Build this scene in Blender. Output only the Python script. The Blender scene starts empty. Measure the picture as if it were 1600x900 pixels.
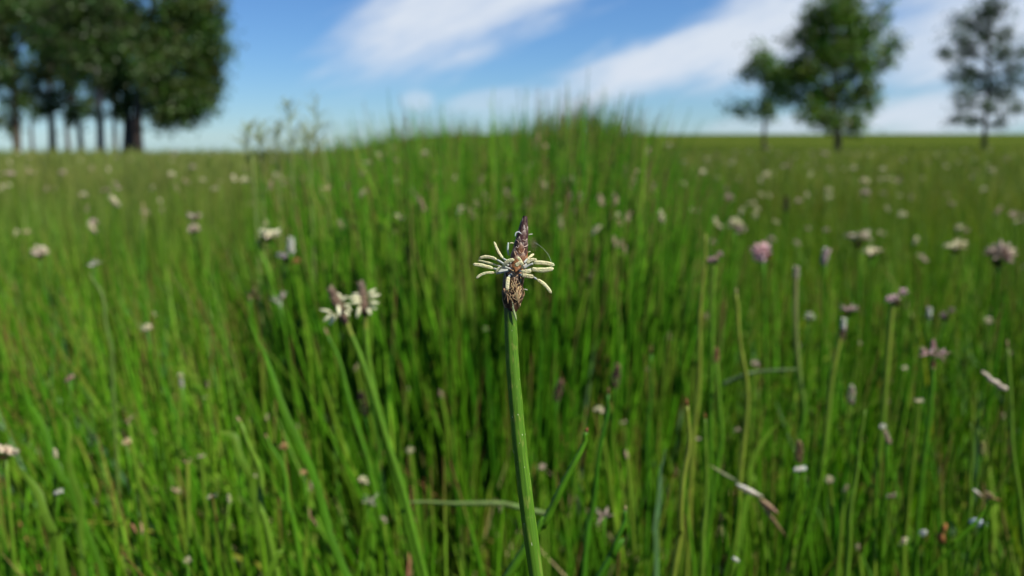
import bpy, math, random
import numpy as np
from mathutils import Vector, Matrix, noise as mnoise

random.seed(7)
RNG = np.random.default_rng(11)
sc = bpy.context.scene

# ------------------------------------------------------------------ camera
CAM_H = 0.30
F = 800.0 / math.tan(math.radians(30.0))          # photograph pixels (1600 wide)
PITCH = math.atan(235.0 / F)                      # horizon on row 215
FOCUS = 0.126
cam_data = bpy.data.cameras.new('camera')
cam = bpy.data.objects.new('camera', cam_data)
sc.collection.objects.link(cam)
cam.location = (0, 0, CAM_H)
cam.rotation_euler = (math.pi / 2 - PITCH, 0, 0)
cam_data.sensor_width = 36.0
cam_data.angle = math.radians(60.0)
cam_data.clip_start = 0.005
cam_data.clip_end = 4000.0
cam_data.dof.use_dof = True
cam_data.dof.focus_distance = FOCUS
cam_data.dof.aperture_fstop = 22.5
sc.camera = cam

# ------------------------------------------------------------------ light
SUN_DIR = Vector((0.68, -0.32, 0.95)).normalized()      # towards the sun
sun_el = math.asin(SUN_DIR.z)
sun_az = math.atan2(SUN_DIR.x, SUN_DIR.y)
sun_data = bpy.data.lights.new('sun', 'SUN')
sun_data.energy = 5.0
sun_data.angle = math.radians(0.53)
sun_data.color = (1.0, 0.955, 0.87)
sun = bpy.data.objects.new('sun', sun_data)
sc.collection.objects.link(sun)
sun.rotation_euler = SUN_DIR.to_track_quat('Z', 'Y').to_euler()
sun.location = (3, -2, 6)

sc.view_settings.view_transform = 'Standard'
sc.view_settings.look = 'None'
sc.view_settings.gamma = 1.0
sc.view_settings.use_curve_mapping = False
sc.view_settings.exposure = 0.60
sc.cycles.use_denoising = True
sc.cycles.max_bounces = 7
sc.cycles.transparent_max_bounces = 6
sc.cycles.diffuse_bounces = 3
sc.cycles.glossy_bounces = 2
sc.cycles.transmission_bounces = 4
sc.cycles.sample_clamp_indirect = 6.0


def build_world():
    w = bpy.data.worlds.new('World')
    sc.world = w
    w.use_nodes = True
    nt = w.node_tree
    nt.nodes.clear()
    N = nt.nodes.new
    L = nt.links.new

    def m(op, a, b=None, c=None, clamp=False):
        n = N('ShaderNodeMath'); n.operation = op; n.use_clamp = clamp
        for i, v in enumerate((a, b, c)):
            if v is None:
                continue
            if isinstance(v, (int, float)):
                n.inputs[i].default_value = v
            else:
                L(v, n.inputs[i])
        return n.outputs[0]

    def sm(x, lo, hi):
        n = N('ShaderNodeMapRange'); n.interpolation_type = 'SMOOTHSTEP'
        L(x, n.inputs[0]); n.inputs[1].default_value = lo; n.inputs[2].default_value = hi
        return n.outputs[0]

    out = N('ShaderNodeOutputWorld')
    bg = N('ShaderNodeBackground')
    sky = N('ShaderNodeTexSky')
    sky.sky_type = 'NISHITA'; sky.sun_disc = False
    sky.sun_elevation = sun_el; sky.sun_rotation = sun_az
    sky.air_density = 0.95; sky.dust_density = 0.0; sky.ozone_density = 4.5; sky.altitude = 300
    tint = N('ShaderNodeMixRGB'); tint.blend_type = 'MULTIPLY'; tint.inputs[0].default_value = 1.0
    tint.inputs[2].default_value = (0.52, 0.74, 1.0, 1)
    L(sky.outputs[0], tint.inputs[1])
    tc = N('ShaderNodeTexCoord')
    sep = N('ShaderNodeSeparateXYZ'); L(tc.outputs['Generated'], sep.inputs[0])
    X, Y, Z = sep.outputs
    u = m('ARCTAN2', X, Y)
    v = m('ARCSINE', Z)
    # wisps along the wind: noise stretched in (u, v)
    comb = N('ShaderNodeCombineXYZ'); L(u, comb.inputs[0]); L(v, comb.inputs[1])

    def noise(scale, sx, sy, rot, detail=5, rough=0.55, off=0.0):
        mp = N('ShaderNodeMapping'); mp.inputs['Rotation'].default_value = (0, 0, rot)
        mp.inputs['Scale'].default_value = (sx, sy, 1); mp.inputs['Location'].default_value = (off, off * 0.7, 0)
        mr = N('ShaderNodeMapping'); mr.inputs['Rotation'].default_value = (0, 0, -rot)
        L(comb.outputs[0], mr.inputs[0])
        mp.inputs['Rotation'].default_value = (0, 0, 0)
        L(mr.outputs[0], mp.inputs[0])
        n = N('ShaderNodeTexNoise'); n.inputs['Scale'].default_value = scale
        n.inputs['Detail'].default_value = detail; n.inputs['Roughness'].default_value = rough
        L(mp.outputs[0], n.inputs['Vector'])
        return n.outputs['Fac']
    n1 = noise(9.0, 0.55, 1.6, math.radians(19))
    n2 = noise(26.0, 0.35, 1.7, math.radians(22), 6, 0.6, 3.1)
    wob = m('ADD', m('MULTIPLY', m('SUBTRACT', n1, 0.5), 1.5), m('MULTIPLY', m('SUBTRACT', n2, 0.5), 1.1))

    ell = [(740, 12, 21, 215, 78, 0.95), (650, 88, 24, 95, 30, 0.55), (1085, 82, 18, 250, 46, 1.0), (1190, 75, 12, 150, 75, 1.0),
           (1000, 112, 12, 150, 28, 0.5),
           (1500, 70, 10, 210, 78, 0.85), (1430, 178, 6, 180, 34, 0.85), (1230, 196, 2, 130, 20, 0.6),
           (655, 160, 0, 26, 17, 0.5), (770, 158, 8, 70, 18, 0.42), (900, 150, 8, 170, 24, 0.40)]
    total = None
    for (px, py, deg, a, b, op) in ell:
        cu, cv = (px - 800) / F, (215 - py) / F
        c, s = math.cos(math.radians(deg)), math.sin(math.radians(deg))
        du, dv = m('SUBTRACT', u, cu), m('SUBTRACT', v, cv)
        p = m('DIVIDE', m('ADD', m('MULTIPLY', du, c), m('MULTIPLY', dv, s)), a / F)
        q = m('DIVIDE', m('SUBTRACT', m('MULTIPLY', dv, c), m('MULTIPLY', du, s)), b / F)
        d = m('SQRT', m('ADD', m('MULTIPLY', p, p), m('MULTIPLY', q, q)))
        d = m('ADD', d, wob)
        e = m('MULTIPLY', sm(d, 1.35, 0.35), op)
        total = e if total is None else m('MAXIMUM', total, e)
    # the same kind of cirrus over the rest of the sky
    zz = m('ADD', m('MAXIMUM', Z, 0.0), 0.12)
    comb2 = N('ShaderNodeCombineXYZ'); L(m('DIVIDE', X, zz), comb2.inputs[0]); L(m('MULTIPLY', m('DIVIDE', Y, zz), 2.2), comb2.inputs[1])
    n3 = N('ShaderNodeTexNoise'); n3.inputs['Scale'].default_value = 0.8; n3.inputs['Detail'].default_value = 6
    L(comb2.outputs[0], n3.inputs['Vector'])
    gen = m('MULTIPLY', sm(n3.outputs['Fac'], 0.56, 0.78), sm(v, 0.17, 0.28))
    total = m('MAXIMUM', total, m('MULTIPLY', gen, 0.8))
    n4 = noise(60.0, 0.22, 1.2, math.radians(24), 6, 0.65, 7.7)
    total = m('MULTIPLY', total, m('ADD', 0.62, m('MULTIPLY', n4, 0.72)), clamp=True)
    mix = N('ShaderNodeMixRGB'); L(total, mix.inputs[0]); L(tint.outputs[0], mix.inputs[1])
    mix.inputs[2].default_value = (6.3, 6.95, 7.9, 1)
    L(mix.outputs[0], bg.inputs[0])
    bg.inputs[1].default_value = 0.073
    L(bg.outputs[0], out.inputs[0])


build_world()

# ------------------------------------------------------------------ helpers
COL = sc.collection
R_ = Vector((1, 0, 0))
FWD = Vector((0, math.cos(PITCH), -math.sin(PITCH)))
UP = Vector((0, math.sin(PITCH), math.cos(PITCH)))
CAM = Vector((0, 0, CAM_H))


def P(px, py, d):
    """Point of the place seen at photograph pixel (px, py), d metres deep."""
    return CAM + R_ * ((px - 800) / F * d) + UP * ((450 - py) / F * d) + FWD * d


def sstep(a, b, x):
    t = min(1.0, max(0.0, (x - a) / (b - a)))
    return t * t * (3 - 2 * t)


def ground_z(x, y):
    r = math.hypot(x, y)
    az = math.atan2(x, y)
    k = 1 - sstep(-0.26, -0.06, az)
    if abs(az) > 1.9:
        k *= 1 - sstep(1.9, 2.9, abs(az))
    zl = -0.0195 * max(0.0, r - 11.0)
    zr = -0.50 * sstep(8, 38, r) * (1 - sstep(60, 170, r)) + 1.9 * sstep(110, 420, r) + 0.0033 * max(0.0, r - 420)
    z = k * zl + (1 - k) * zr
    if r > 2.5:
        z += 0.05 * sstep(2.5, 9, r) * mnoise.noise(Vector((x * 0.25, y * 0.25, 1.7)))
    return z


MATS = {}


def plant_mat(name, rough=0.45, spec=0.4, trans=0.25, nscale=400.0, namp=0.35, bump=0.0, tint=(1, 1, 1), sss=False):
    """Colour from the mesh's own colour attribute, broken up with noise, thin tissue lets light through."""
    if name in MATS:
        return MATS[name]
    mt = bpy.data.materials.new(name); mt.use_nodes = True
    nt = mt.node_tree; nt.nodes.clear(); N = nt.nodes.new; L = nt.links.new
    out = N('ShaderNodeOutputMaterial')
    at = N('ShaderNodeAttribute'); at.attribute_name = 'Col'
    tc = N('ShaderNodeTexCoord')
    nz = N('ShaderNodeTexNoise'); nz.inputs['Scale'].default_value = nscale; nz.inputs['Detail'].default_value = 4
    L(tc.outputs['Object'], nz.inputs['Vector'])
    mr = N('ShaderNodeMapRange'); L(nz.outputs['Fac'], mr.inputs[0])
    mr.inputs[1].default_value = 0.25; mr.inputs[2].default_value = 0.75
    mr.inputs[3].default_value = 1 - namp; mr.inputs[4].default_value = 1 + namp
    mul = N('ShaderNodeVectorMath'); mul.operation = 'SCALE'
    L(at.outputs['Color'], mul.inputs[0]); L(mr.outputs[0], mul.inputs['Scale'])
    pb = N('ShaderNodeBsdfPrincipled')
    L(mul.outputs[0], pb.inputs['Base Color'])
    pb.inputs['Roughness'].default_value = rough
    pb.inputs['Specular IOR Level'].default_value = spec
    if bump:
        bp = N('ShaderNodeBump'); bp.inputs['Strength'].default_value = bump; bp.inputs['Distance'].default_value = 0.0002
        L(nz.outputs['Fac'], bp.inputs['Height']); L(bp.outputs[0], pb.inputs['Normal'])
    if trans > 0:
        tr = N('ShaderNodeBsdfTranslucent')
        tm = N('ShaderNodeMixRGB'); tm.blend_type = 'MULTIPLY'; tm.inputs[0].default_value = 1.0
        tm.inputs[2].default_value = (*tint, 1)
        L(mul.outputs[0], tm.inputs[1]); L(tm.outputs[0], tr.inputs['Color'])
        mx = N('ShaderNodeMixShader'); mx.inputs[0].default_value = trans
        L(pb.outputs[0], mx.inputs[1]); L(tr.outputs[0], mx.inputs[2]); L(mx.outputs[0], out.inputs[0])
    else:
        L(pb.outputs[0], out.inputs[0])
    MATS[name] = mt
    return mt


M_GRASS = plant_mat('grass_blade_tissue', 0.50, 0.16, 0.38, 90.0, 0.30, tint=(1.35, 1.3, 0.6))
M_RUSH = plant_mat('rush_stem_tissue', 0.42, 0.22, 0.24, 260.0, 0.22, bump=0.15, tint=(1.2, 1.25, 0.6))
M_DRY = plant_mat('dry_plant_tissue', 0.65, 0.25, 0.25, 500.0, 0.35, tint=(1.1, 1, 0.85))
M_PETAL = plant_mat('petal_tissue', 0.6, 0.2, 0.30, 700.0, 0.18, tint=(1, 1, 1))
M_ANTHER = plant_mat('anther_tissue', 0.62, 0.2, 0.28, 5200.0, 0.12, bump=0.9)
M_SCALE = plant_mat('spikelet_scale_tissue', 0.50, 0.22, 0.06, 3800.0, 0.35, bump=0.5)
M_LEAF = plant_mat('tree_leaf_tissue', 0.5, 0.35, 0.30, 0.7, 0.35, tint=(1.2, 1.25, 0.6))
M_BARK = plant_mat('bark', 0.9, 0.1, 0.0, 5.0, 0.45, bump=0.6)


class MB:
    """Collects coloured tubes, blobs and sheets; build() links them as one mesh object."""

    def __init__(s):
        s.v = []; s.f = []; s.c = []

    def tube(s, pts, rad, col, sides=6, cap=True, flat=1.0, flat_dir=None):
        n = len(pts); pts = [Vector(p) for p in pts]
        if not isinstance(rad, (list, tuple)):
            rad = [rad] * n
        cols = col if isinstance(col, list) else [col] * n
        b0 = len(s.v); ref = None
        for i in range(n):
            t = (pts[min(i + 1, n - 1)] - pts[max(i - 1, 0)]).normalized()
            if ref is None:
                ref = flat_dir if flat_dir is not None else (Vector((0, 1, 0)) if abs(t.y) < 0.9 else Vector((1, 0, 0)))
            a = (ref - t * ref.dot(t))
            a = a.normalized() if a.length > 1e-9 else t.orthogonal().normalized()
            ref = a
            b = t.cross(a)
            for k in range(sides):
                an = 2 * math.pi * k / sides
                s.v.append(pts[i] + a * (math.cos(an) * rad[i] * flat) + b * (math.sin(an) * rad[i]))
                s.c.append(cols[i])
        for i in range(n - 1):
            for k in range(sides):
                k2 = (k + 1) % sides
                s.f.append((b0 + i * sides + k, b0 + i * sides + k2, b0 + (i + 1) * sides + k2, b0 + (i + 1) * sides + k))
        if cap:
            s.f.append(tuple(b0 + k for k in range(sides))[::-1])
            s.f.append(tuple(b0 + (n - 1) * sides + k for k in range(sides)))
        return s

    def blob(s, c, axis, length, width, col, tipcol=None, sides=6, rings=5, thick=1.0, bend=0.0, side=None):
        """Teardrop: a petal, seed or bud lying along axis."""
        axis = Vector(axis).normalized()
        a = side if side is not None else axis.orthogonal().normalized()
        pts = []; rad = []; cols = []
        tipcol = tipcol or col
        for i in range(rings + 1):
            t = i / rings
            pts.append(Vector(c) + axis * (length * t) + a * (bend * length * t * t))
            rad.append(max(0.02, math.sin(math.pi * (0.06 + 0.9 * t ** 0.85))) * width * 0.5)
            cols.append(tuple(col[j] * (1 - t) + tipcol[j] * t for j in range(3)))
        return s.tube(pts, rad, cols, sides, True, thick, a)

    def ribbon(s, pts, wid, col, side, fold=0.0):
        n = len(pts); b0 = len(s.v)
        cols = col if isinstance(col, list) else [col] * n
        if not isinstance(wid, (list, tuple)):
            wid = [wid] * n
        for i in range(n):
            t = (Vector(pts[min(i + 1, n - 1)]) - Vector(pts[max(i - 1, 0)])).normalized()
            sd = side - t * side.dot(t); sd.normalize(); nm = t.cross(sd)
            p = Vector(pts[i])
            s.v += [p - sd * wid[i] * 0.5, p + nm * (fold * wid[i]), p + sd * wid[i] * 0.5]
            s.c += [cols[i]] * 3
        for i in range(n - 1):
            a = b0 + i * 3
            s.f += [(a, a + 1, a + 4, a + 3), (a + 1, a + 2, a + 5, a + 4)]
        return s

    def mesh(s, name, mat, smooth=True, origin=None):
        me = bpy.data.meshes.new(name)
        o = Vector(origin) if origin is not None else Vector((0, 0, 0))
        me.from_pydata([tuple(p - o) for p in s.v], [], s.f)
        at = me.color_attributes.new('Col', 'FLOAT_COLOR', 'POINT')
        at.data.foreach_set('color', np.array([(c[0], c[1], c[2], 1.0) for c in s.c], dtype=np.float32).ravel())
        me.materials.append(mat)
        if smooth:
            me.polygons.foreach_set('use_smooth', [True] * len(me.polygons))
        me.update()
        return me

    def build(s, name, mat, parent=None, smooth=True, origin=None):
        o = bpy.data.objects.new(name, s.mesh(name, mat, smooth, origin))
        COL.objects.link(o)
        if parent is not None:
            o.parent = parent          # parents are placed by location only: points arrive in local space via origin
        elif origin is not None:
            o.location = origin
        return o


def tag(o, label, cat, group=None, kind=None):
    if label: o['label'] = label
    if cat: o['category'] = cat
    if group: o['group'] = group
    if kind: o['kind'] = kind
    return o


def empty(name, loc):
    o = bpy.data.objects.new(name, None); o.empty_display_size = 0.01
    COL.objects.link(o); o.location = loc
    return o


def spline(pts, n):
    """Catmull-Rom through 3-D points."""
    pts = [Vector(p) for p in pts]
    if len(pts) == 2:
        return [pts[0].lerp(pts[1], i / (n - 1)) for i in range(n)]
    q = [pts[0] * 2 - pts[1]] + pts + [pts[-1] * 2 - pts[-2]]
    seg = len(pts) - 1; out = []
    for i in range(n):
        x = i / (n - 1) * seg; k = min(int(x), seg - 1); t = x - k
        a, b, c, d = q[k:k + 4]
        out.append(0.5 * ((2 * b) + (c - a) * t + (2 * a - 5 * b + 4 * c - d) * t * t + (3 * b - a - 3 * c + d) * t ** 3))
    return out


def lerpc(a, b, t):
    return tuple(a[i] * (1 - t) + b[i] * t for i in range(3))


def vary(c, amt=0.15):
    k = 1 + random.uniform(-amt, amt)
    return tuple(max(0.0, x * k * (1 + random.uniform(-amt, amt) * 0.5)) for x in c)


# linear base colours
G_DEEP = (0.036, 0.136, 0.004)
G_MID = (0.066, 0.186, 0.006)
G_LIGHT = (0.122, 0.225, 0.016)
G_YEL = (0.200, 0.240, 0.028)
G_BLUE = (0.085, 0.165, 0.065)
TAN = (0.36, 0.27, 0.13)
BROWN = (0.13, 0.065, 0.03)
DARKB = (0.045, 0.024, 0.020)
RUST = (0.24, 0.085, 0.03)
CREAM = (0.78, 0.72, 0.46)
WHITE = (0.74, 0.72, 0.62)
PINK = (0.62, 0.38, 0.38)
MAUVE = (0.42, 0.29, 0.25)

# ------------------------------------------------------------------ the ground
def build_ground():
    rings = [0.0, 0.3, 0.6, 1, 1.5, 2.2, 3, 4, 5.5, 7, 9, 11, 13, 16, 20, 25, 31, 38, 47, 60, 80, 110, 150, 210, 300, 450, 700, 1100, 1800]
    na = 180
    v = [(0, 0, 0)]; f = []
    for r in rings[1:]:
        for k in range(na):
            a = 2 * math.pi * k / na
            x, y = r * math.sin(a), r * math.cos(a)
            v.append((x, y, ground_z(x, y)))
    for k in range(na):
        f.append((0, 1 + (k + 1) % na, 1 + k))
    for i in range(len(rings) - 2):
        for k in range(na):
            a, b = 1 + i * na + k, 1 + i * na + (k + 1) % na
            f.append((a, b, b + na, a + na))
    me = bpy.data.meshes.new('ground'); me.from_pydata(v, [], f); me.update()
    me.polygons.foreach_set('use_smooth', [True] * len(me.polygons))
    o = bpy.data.objects.new('ground', me); COL.objects.link(o)
    mt = bpy.data.materials.new('meadow_soil_and_turf'); mt.use_nodes = True
    nt = mt.node_tree; N = nt.nodes.new; L = nt.links.new
    pb = nt.nodes['Principled BSDF']; pb.inputs['Roughness'].default_value = 1.0; pb.inputs['Specular IOR Level'].default_value = 0.0
    tc = N('ShaderNodeTexCoord')
    n1 = N('ShaderNodeTexNoise'); n1.inputs['Scale'].default_value = 0.35; n1.inputs['Detail'].default_value = 7
    n2 = N('ShaderNodeTexNoise'); n2.inputs['Scale'].default_value = 40; n2.inputs['Detail'].default_value = 5
    L(tc.outputs['Object'], n1.inputs[0]); L(tc.outputs['Object'], n2.inputs[0])
    r1 = N('ShaderNodeValToRGB'); r1.color_ramp.elements[0].position = 0.35; r1.color_ramp.elements[1].position = 0.7
    r1.color_ramp.elements[0].color = (0.04, 0.068, 0.008, 1); r1.color_ramp.elements[1].color = (0.08, 0.10, 0.018, 1)
    L(n1.outputs['Fac'], r1.inputs[0])
    soil = N('ShaderNodeValToRGB')
    soil.color_ramp.elements[0].color = (0.018, 0.022, 0.008, 1); soil.color_ramp.elements[1].color = (0.07, 0.06, 0.025, 1)
    L(n2.outputs['Fac'], soil.inputs[0])
    ln = N('ShaderNodeVectorMath'); ln.operation = 'LENGTH'; L(tc.outputs['Object'], ln.inputs[0])
    mr = N('ShaderNodeMapRange'); L(ln.outputs['Value'], mr.inputs[0]); mr.inputs[1].default_value = 3; mr.inputs[2].default_value = 20
    mx = N('ShaderNodeMixRGB'); L(mr.outputs[0], mx.inputs[0]); L(soil.outputs[0], mx.inputs[1]); L(r1.outputs[0], mx.inputs[2])
    L(mx.outputs[0], pb.inputs['Base Color'])
    bp = N('ShaderNodeBump'); bp.inputs['Strength'].default_value = 0.6; bp.inputs['Distance'].default_value = 0.01
    L(n2.outputs['Fac'], bp.inputs['Height']); L(bp.outputs[0], pb.inputs['Normal'])
    me.materials.append(mt)
    o['kind'] = 'structure'; o['label'] = 'green meadow ground running to the horizon'


build_ground()

# ------------------------------------------------------------------ grass (uncountable)
def gz_arr(x, y):
    return np.array([ground_z(a, b) for a, b in zip(x, y)])


def blades(name, label, cat, x, y, h, w, seg, colA, colB, lean, curve, phi, mat, sides=0, tip=None, droop=0.25, dark_base=True, z0=None):
    """N blades as one mesh. sides=0: ribbons; sides>=3: round culms. colA/colB (N,3) base and tip colours."""
    n = len(x)
    z = gz_arr(x, y) if z0 is None else z0
    psi = RNG.uniform(0, 2 * np.pi, n)
    t = np.linspace(0, 1, seg + 1)[None, :]
    H = h[:, None]
    off = H * (lean[:, None] * t + curve[:, None] * t ** 2)
    wob = 0.02 * H * np.sin(t * np.pi * RNG.uniform(0.8, 2.2, n)[:, None] + RNG.uniform(0, 6, n)[:, None]) * t
    cx = x[:, None] + off * np.cos(phi)[:, None] + wob * np.cos(psi)[:, None]
    cy = y[:, None] + off * np.sin(phi)[:, None] + wob * np.sin(psi)[:, None]
    cz = z[:, None] + H * (t - droop * np.abs(curve)[:, None] * t ** 2.5) - 0.003
    if sides == 0:
        tap = np.clip(1.02 - t ** 2.2, 0.04, 1) * (0.75 + 0.5 * np.sin(np.pi * np.clip(t * 1.2, 0, 1)) * 0.5)
        k = 2; ang = np.stack([psi, psi + np.pi], 1)
    else:
        tap = np.clip(1.0 - 0.55 * t ** 1.5, 0.1, 1) * np.where(t > 0.999, 0.35, 1.0)
        k = sides; ang = psi[:, None] + np.arange(sides)[None, :] * 2 * np.pi / sides
    rad = w[:, None] * 0.5 * tap
    V = np.empty((n, seg + 1, k, 3), np.float32)
    V[..., 0] = cx[:, :, None] + rad[:, :, None] * np.cos(ang)[:, None, :]
    V[..., 1] = cy[:, :, None] + rad[:, :, None] * np.sin(ang)[:, None, :]
    V[..., 2] = cz[:, :, None]
    tt = t[..., None]
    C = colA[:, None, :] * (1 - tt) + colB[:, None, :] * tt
    if tip is not None:
        tm = np.clip((tt - 0.93) / 0.07, 0, 1) * tip[1][:, None, None]
        C = C * (1 - tm) + np.array(tip[0])[None, None, :] * tm
    CC = np.ones((n, seg + 1, k, 4), np.float32); CC[..., :3] = C[:, :, None, :]
    base = (np.arange(n) * (seg + 1) * k)[:, None, None]
    s_ = (np.arange(seg) * k)[None, :, None]
    if sides == 0:
        kk = np.zeros(1, int)[None, None, :]; k2 = np.ones(1, int)[None, None, :]
    else:
        kk = np.arange(k)[None, None, :]; k2 = ((np.arange(k) + 1) % k)[None, None, :]
    Fq = np.stack([base + s_ + kk, base + s_ + k2, base + s_ + k + k2, base + s_ + k + kk], -1).reshape(-1, 4)
    me = bpy.data.meshes.new(name)
    nv = n * (seg + 1) * k; nf = len(Fq)
    me.vertices.add(nv); me.vertices.foreach_set('co', V.reshape(-1))
    me.loops.add(nf * 4); me.loops.foreach_set('vertex_index', Fq.astype(np.int32).reshape(-1))
    me.polygons.add(nf)
    me.polygons.foreach_set('loop_start', np.arange(nf, dtype=np.int32) * 4)
    me.polygons.foreach_set('use_smooth', np.ones(nf, bool))
    at = me.color_attributes.new('Col', 'FLOAT_COLOR', 'POINT'); at.data.foreach_set('color', CC.reshape(-1))
    me.materials.append(mat)
    me.update(calc_edges=True)
    o = bpy.data.objects.new(name, me); COL.objects.link(o)
    tag(o, label, cat, kind='stuff')
    return o


def wedge(n, d0, d1, half_deg, power=1.0):
    """Random points of a wedge in front of the camera, evenly per area when power = 1."""
    u_ = RNG.uniform(0, 1, n)
    y = np.sqrt(d0 ** 2 + (d1 ** 2 - d0 ** 2) * u_ ** power)
    x = y * np.tan(np.radians(half_deg)) * RNG.uniform(-1, 1, n)
    return x, y


def mixcols(n, cols, wts, amt=0.22):
    idx = RNG.choice(len(cols), n, p=np.array(wts) / sum(wts))
    c = np.array(cols)[idx]
    return c * RNG.uniform(1 - amt, 1 + amt, (n, 1)) * RNG.uniform(0.92, 1.08, (n, 3))


def patchy(x, y, sc_, off=0.0):
    return np.array([mnoise.noise(Vector((a * sc_, b * sc_, off))) for a, b in zip(x, y)])


def in_clump(x, y):
    """The tall dark rush bed in the middle of the view."""
    px = 800 + x / y * F
    lo = 560 - 90 * np.clip((0.9 - y) / 0.5, 0, 1); hi = 985 + 70 * np.clip((0.9 - y) / 0.5, 0, 1)
    return (px > lo) & (px < hi)


def build_grass():
    # near round culms
    n = 3600
    x, y = wedge(n, 0.27, 0.85, 43)
    h = RNG.normal(0.178, 0.026, n).clip(0.09, 0.225)
    h += np.where(x < -0.12 * y, 0.018, 0.0) * RNG.uniform(0, 1.3, n)
    h = np.where(y < 0.36, np.minimum(h, 0.195), h)
    left = x < -0.1 * y
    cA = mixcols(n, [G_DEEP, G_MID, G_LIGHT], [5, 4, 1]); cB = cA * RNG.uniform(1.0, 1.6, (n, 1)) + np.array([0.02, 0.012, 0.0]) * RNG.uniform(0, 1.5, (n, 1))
    lean = RNG.normal(0.05, 0.07, n); curve = RNG.normal(0.05, 0.10, n)
    phi = np.where(left, np.pi + RNG.normal(0, 0.9, n), RNG.uniform(0, 2 * np.pi, n))
    lean = np.where(left, np.abs(lean) + 0.14, lean)
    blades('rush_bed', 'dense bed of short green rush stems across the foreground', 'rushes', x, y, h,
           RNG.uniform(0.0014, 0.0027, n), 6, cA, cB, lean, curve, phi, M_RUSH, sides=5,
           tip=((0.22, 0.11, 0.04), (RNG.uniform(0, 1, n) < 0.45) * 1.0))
    # near flat grass leaves, more of them to the left
    n = 4200
    x, y = wedge(n, 0.25, 0.95, 40)
    keep = RNG.uniform(0, 1, n) < np.where(x < -0.08 * y, 1.0, np.where(x > 0.1 * y, 0.75, 0.5))
    x, y = x[keep], y[keep]; n = len(x)
    left = x < -0.08 * y
    h = RNG.normal(0.165, 0.035, n).clip(0.06, 0.23)
    h = np.where(left, h + 0.015, h); h = np.where(y < 0.36, np.minimum(h, 0.19), h)
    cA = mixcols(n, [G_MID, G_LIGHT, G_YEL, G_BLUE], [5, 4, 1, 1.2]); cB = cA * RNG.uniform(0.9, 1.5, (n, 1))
    phi = np.where(left, np.pi + RNG.normal(0, 0.8, n), RNG.uniform(0, 2 * np.pi, n))
    blades('grass_leaves', 'flat green grass leaves growing between the rushes', 'grass', x, y, h,
           RNG.uniform(0.0020, 0.0062, n) * RNG.uniform(0.7, 1.0, n), 7, cA, cB, np.abs(RNG.normal(0.14, 0.10, n)) + np.where(left, 0.12, 0.0), RNG.normal(0.18, 0.28, n), phi, M_GRASS, tip=((0.3, 0.2, 0.08), (RNG.uniform(0, 1, n) < 0.3) * 1.0), droop=0.6)
    # low dead litter
    n = 2600
    x, y = wedge(n, 0.25, 1.0, 40)
    cA = mixcols(n, [TAN, BROWN, (0.22, 0.2, 0.09), (0.30, 0.12, 0.05)], [3, 2, 3, 1]); cB = cA * RNG.uniform(0.8, 1.4, (n, 1))
    blades('dead_grass_litter', 'withered tan and brown stalks low among the rushes', 'litter', x, y,
           RNG.uniform(0.03, 0.165, n), RNG.uniform(0.0008, 0.0024, n), 4, cA, cB, RNG.uniform(0.1, 1.6, n), RNG.normal(0.1, 0.4, n),
           RNG.uniform(0, 2 * np.pi, n), M_DRY)
    # the tall clump in the middle
    n = 24000
    x, y = wedge(n, 0.50, 2.4, 19, 1.15)
    px = 800 + x / y * F
    wv_ = 30 * patchy(x, y, 5.0, 2.0)
    soft = np.clip((px + wv_ - 400) / 230, 0, 1) * np.clip((1130 - px - wv_) / 200, 0, 1)
    soft = np.where(y < 0.75, np.clip(soft * 1.5, 0, 1), soft)
    keep = RNG.uniform(0, 1, n) < soft ** 0.8
    x, y, px, soft = x[keep], y[keep], px[keep], soft[keep]; n = len(x)
    k_ = np.clip((y - 0.55) / 0.35, 0, 1)
    top = 0.230 + (0.060 * soft ** 1.2 + 0.042 * np.exp(-((px - 885) / 70.0) ** 2)) * (0.35 + 0.65 * k_) + 0.030 * patchy(x, y, 9.0, 5.0) + 0.012 * patchy(x, y, 22.0, 3.0)
    top = np.where(soft > 0.6, top + 0.014, top)
    h = (top * RNG.normal(0.94, 0.078, n)).clip(0.12, 0.352)
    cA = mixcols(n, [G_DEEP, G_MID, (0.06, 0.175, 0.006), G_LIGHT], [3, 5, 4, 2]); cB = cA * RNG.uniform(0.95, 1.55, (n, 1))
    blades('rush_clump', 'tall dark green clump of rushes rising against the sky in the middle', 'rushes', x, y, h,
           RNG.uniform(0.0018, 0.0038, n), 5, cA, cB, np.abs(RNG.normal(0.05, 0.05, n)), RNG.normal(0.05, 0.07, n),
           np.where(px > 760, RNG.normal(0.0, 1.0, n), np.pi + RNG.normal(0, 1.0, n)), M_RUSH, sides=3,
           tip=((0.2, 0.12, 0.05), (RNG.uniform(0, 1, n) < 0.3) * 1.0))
    # middle distance meadow
    n = 34000
    x, y = wedge(n, 0.8, 3.2, 42)
    keep = ~in_clump(x, y) | (y > 2.2)
    x, y = x[keep], y[keep]; n = len(x)
    p = patchy(x, y, 2.2)
    h = RNG.normal(0.145, 0.03, n).clip(0.07, 0.25) + 0.03 * p + np.where(x < -0.12 * y, 0.035, 0.0)
    k = np.clip(0.5 + 0.9 * p + RNG.normal(0, 0.25, n), 0, 1)[:, None]
    far = np.clip((y - 0.9) / 1.6, 0, 1)[:, None]
    cA = mixcols(n, [G_DEEP, G_MID, G_LIGHT], [3, 4, 3]) * (1 - far) + mixcols(n, [(0.055, 0.12, 0.008), (0.095, 0.15, 0.018), (0.15, 0.165, 0.035)], [5, 3, 2]) * far
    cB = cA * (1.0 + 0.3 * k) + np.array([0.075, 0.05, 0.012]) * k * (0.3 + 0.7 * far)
    lf = (np.clip((-x / y - 0.12) / 0.2, 0, 1) * np.clip((y - 0.8) / 0.8, 0, 1))[:, None]
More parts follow.
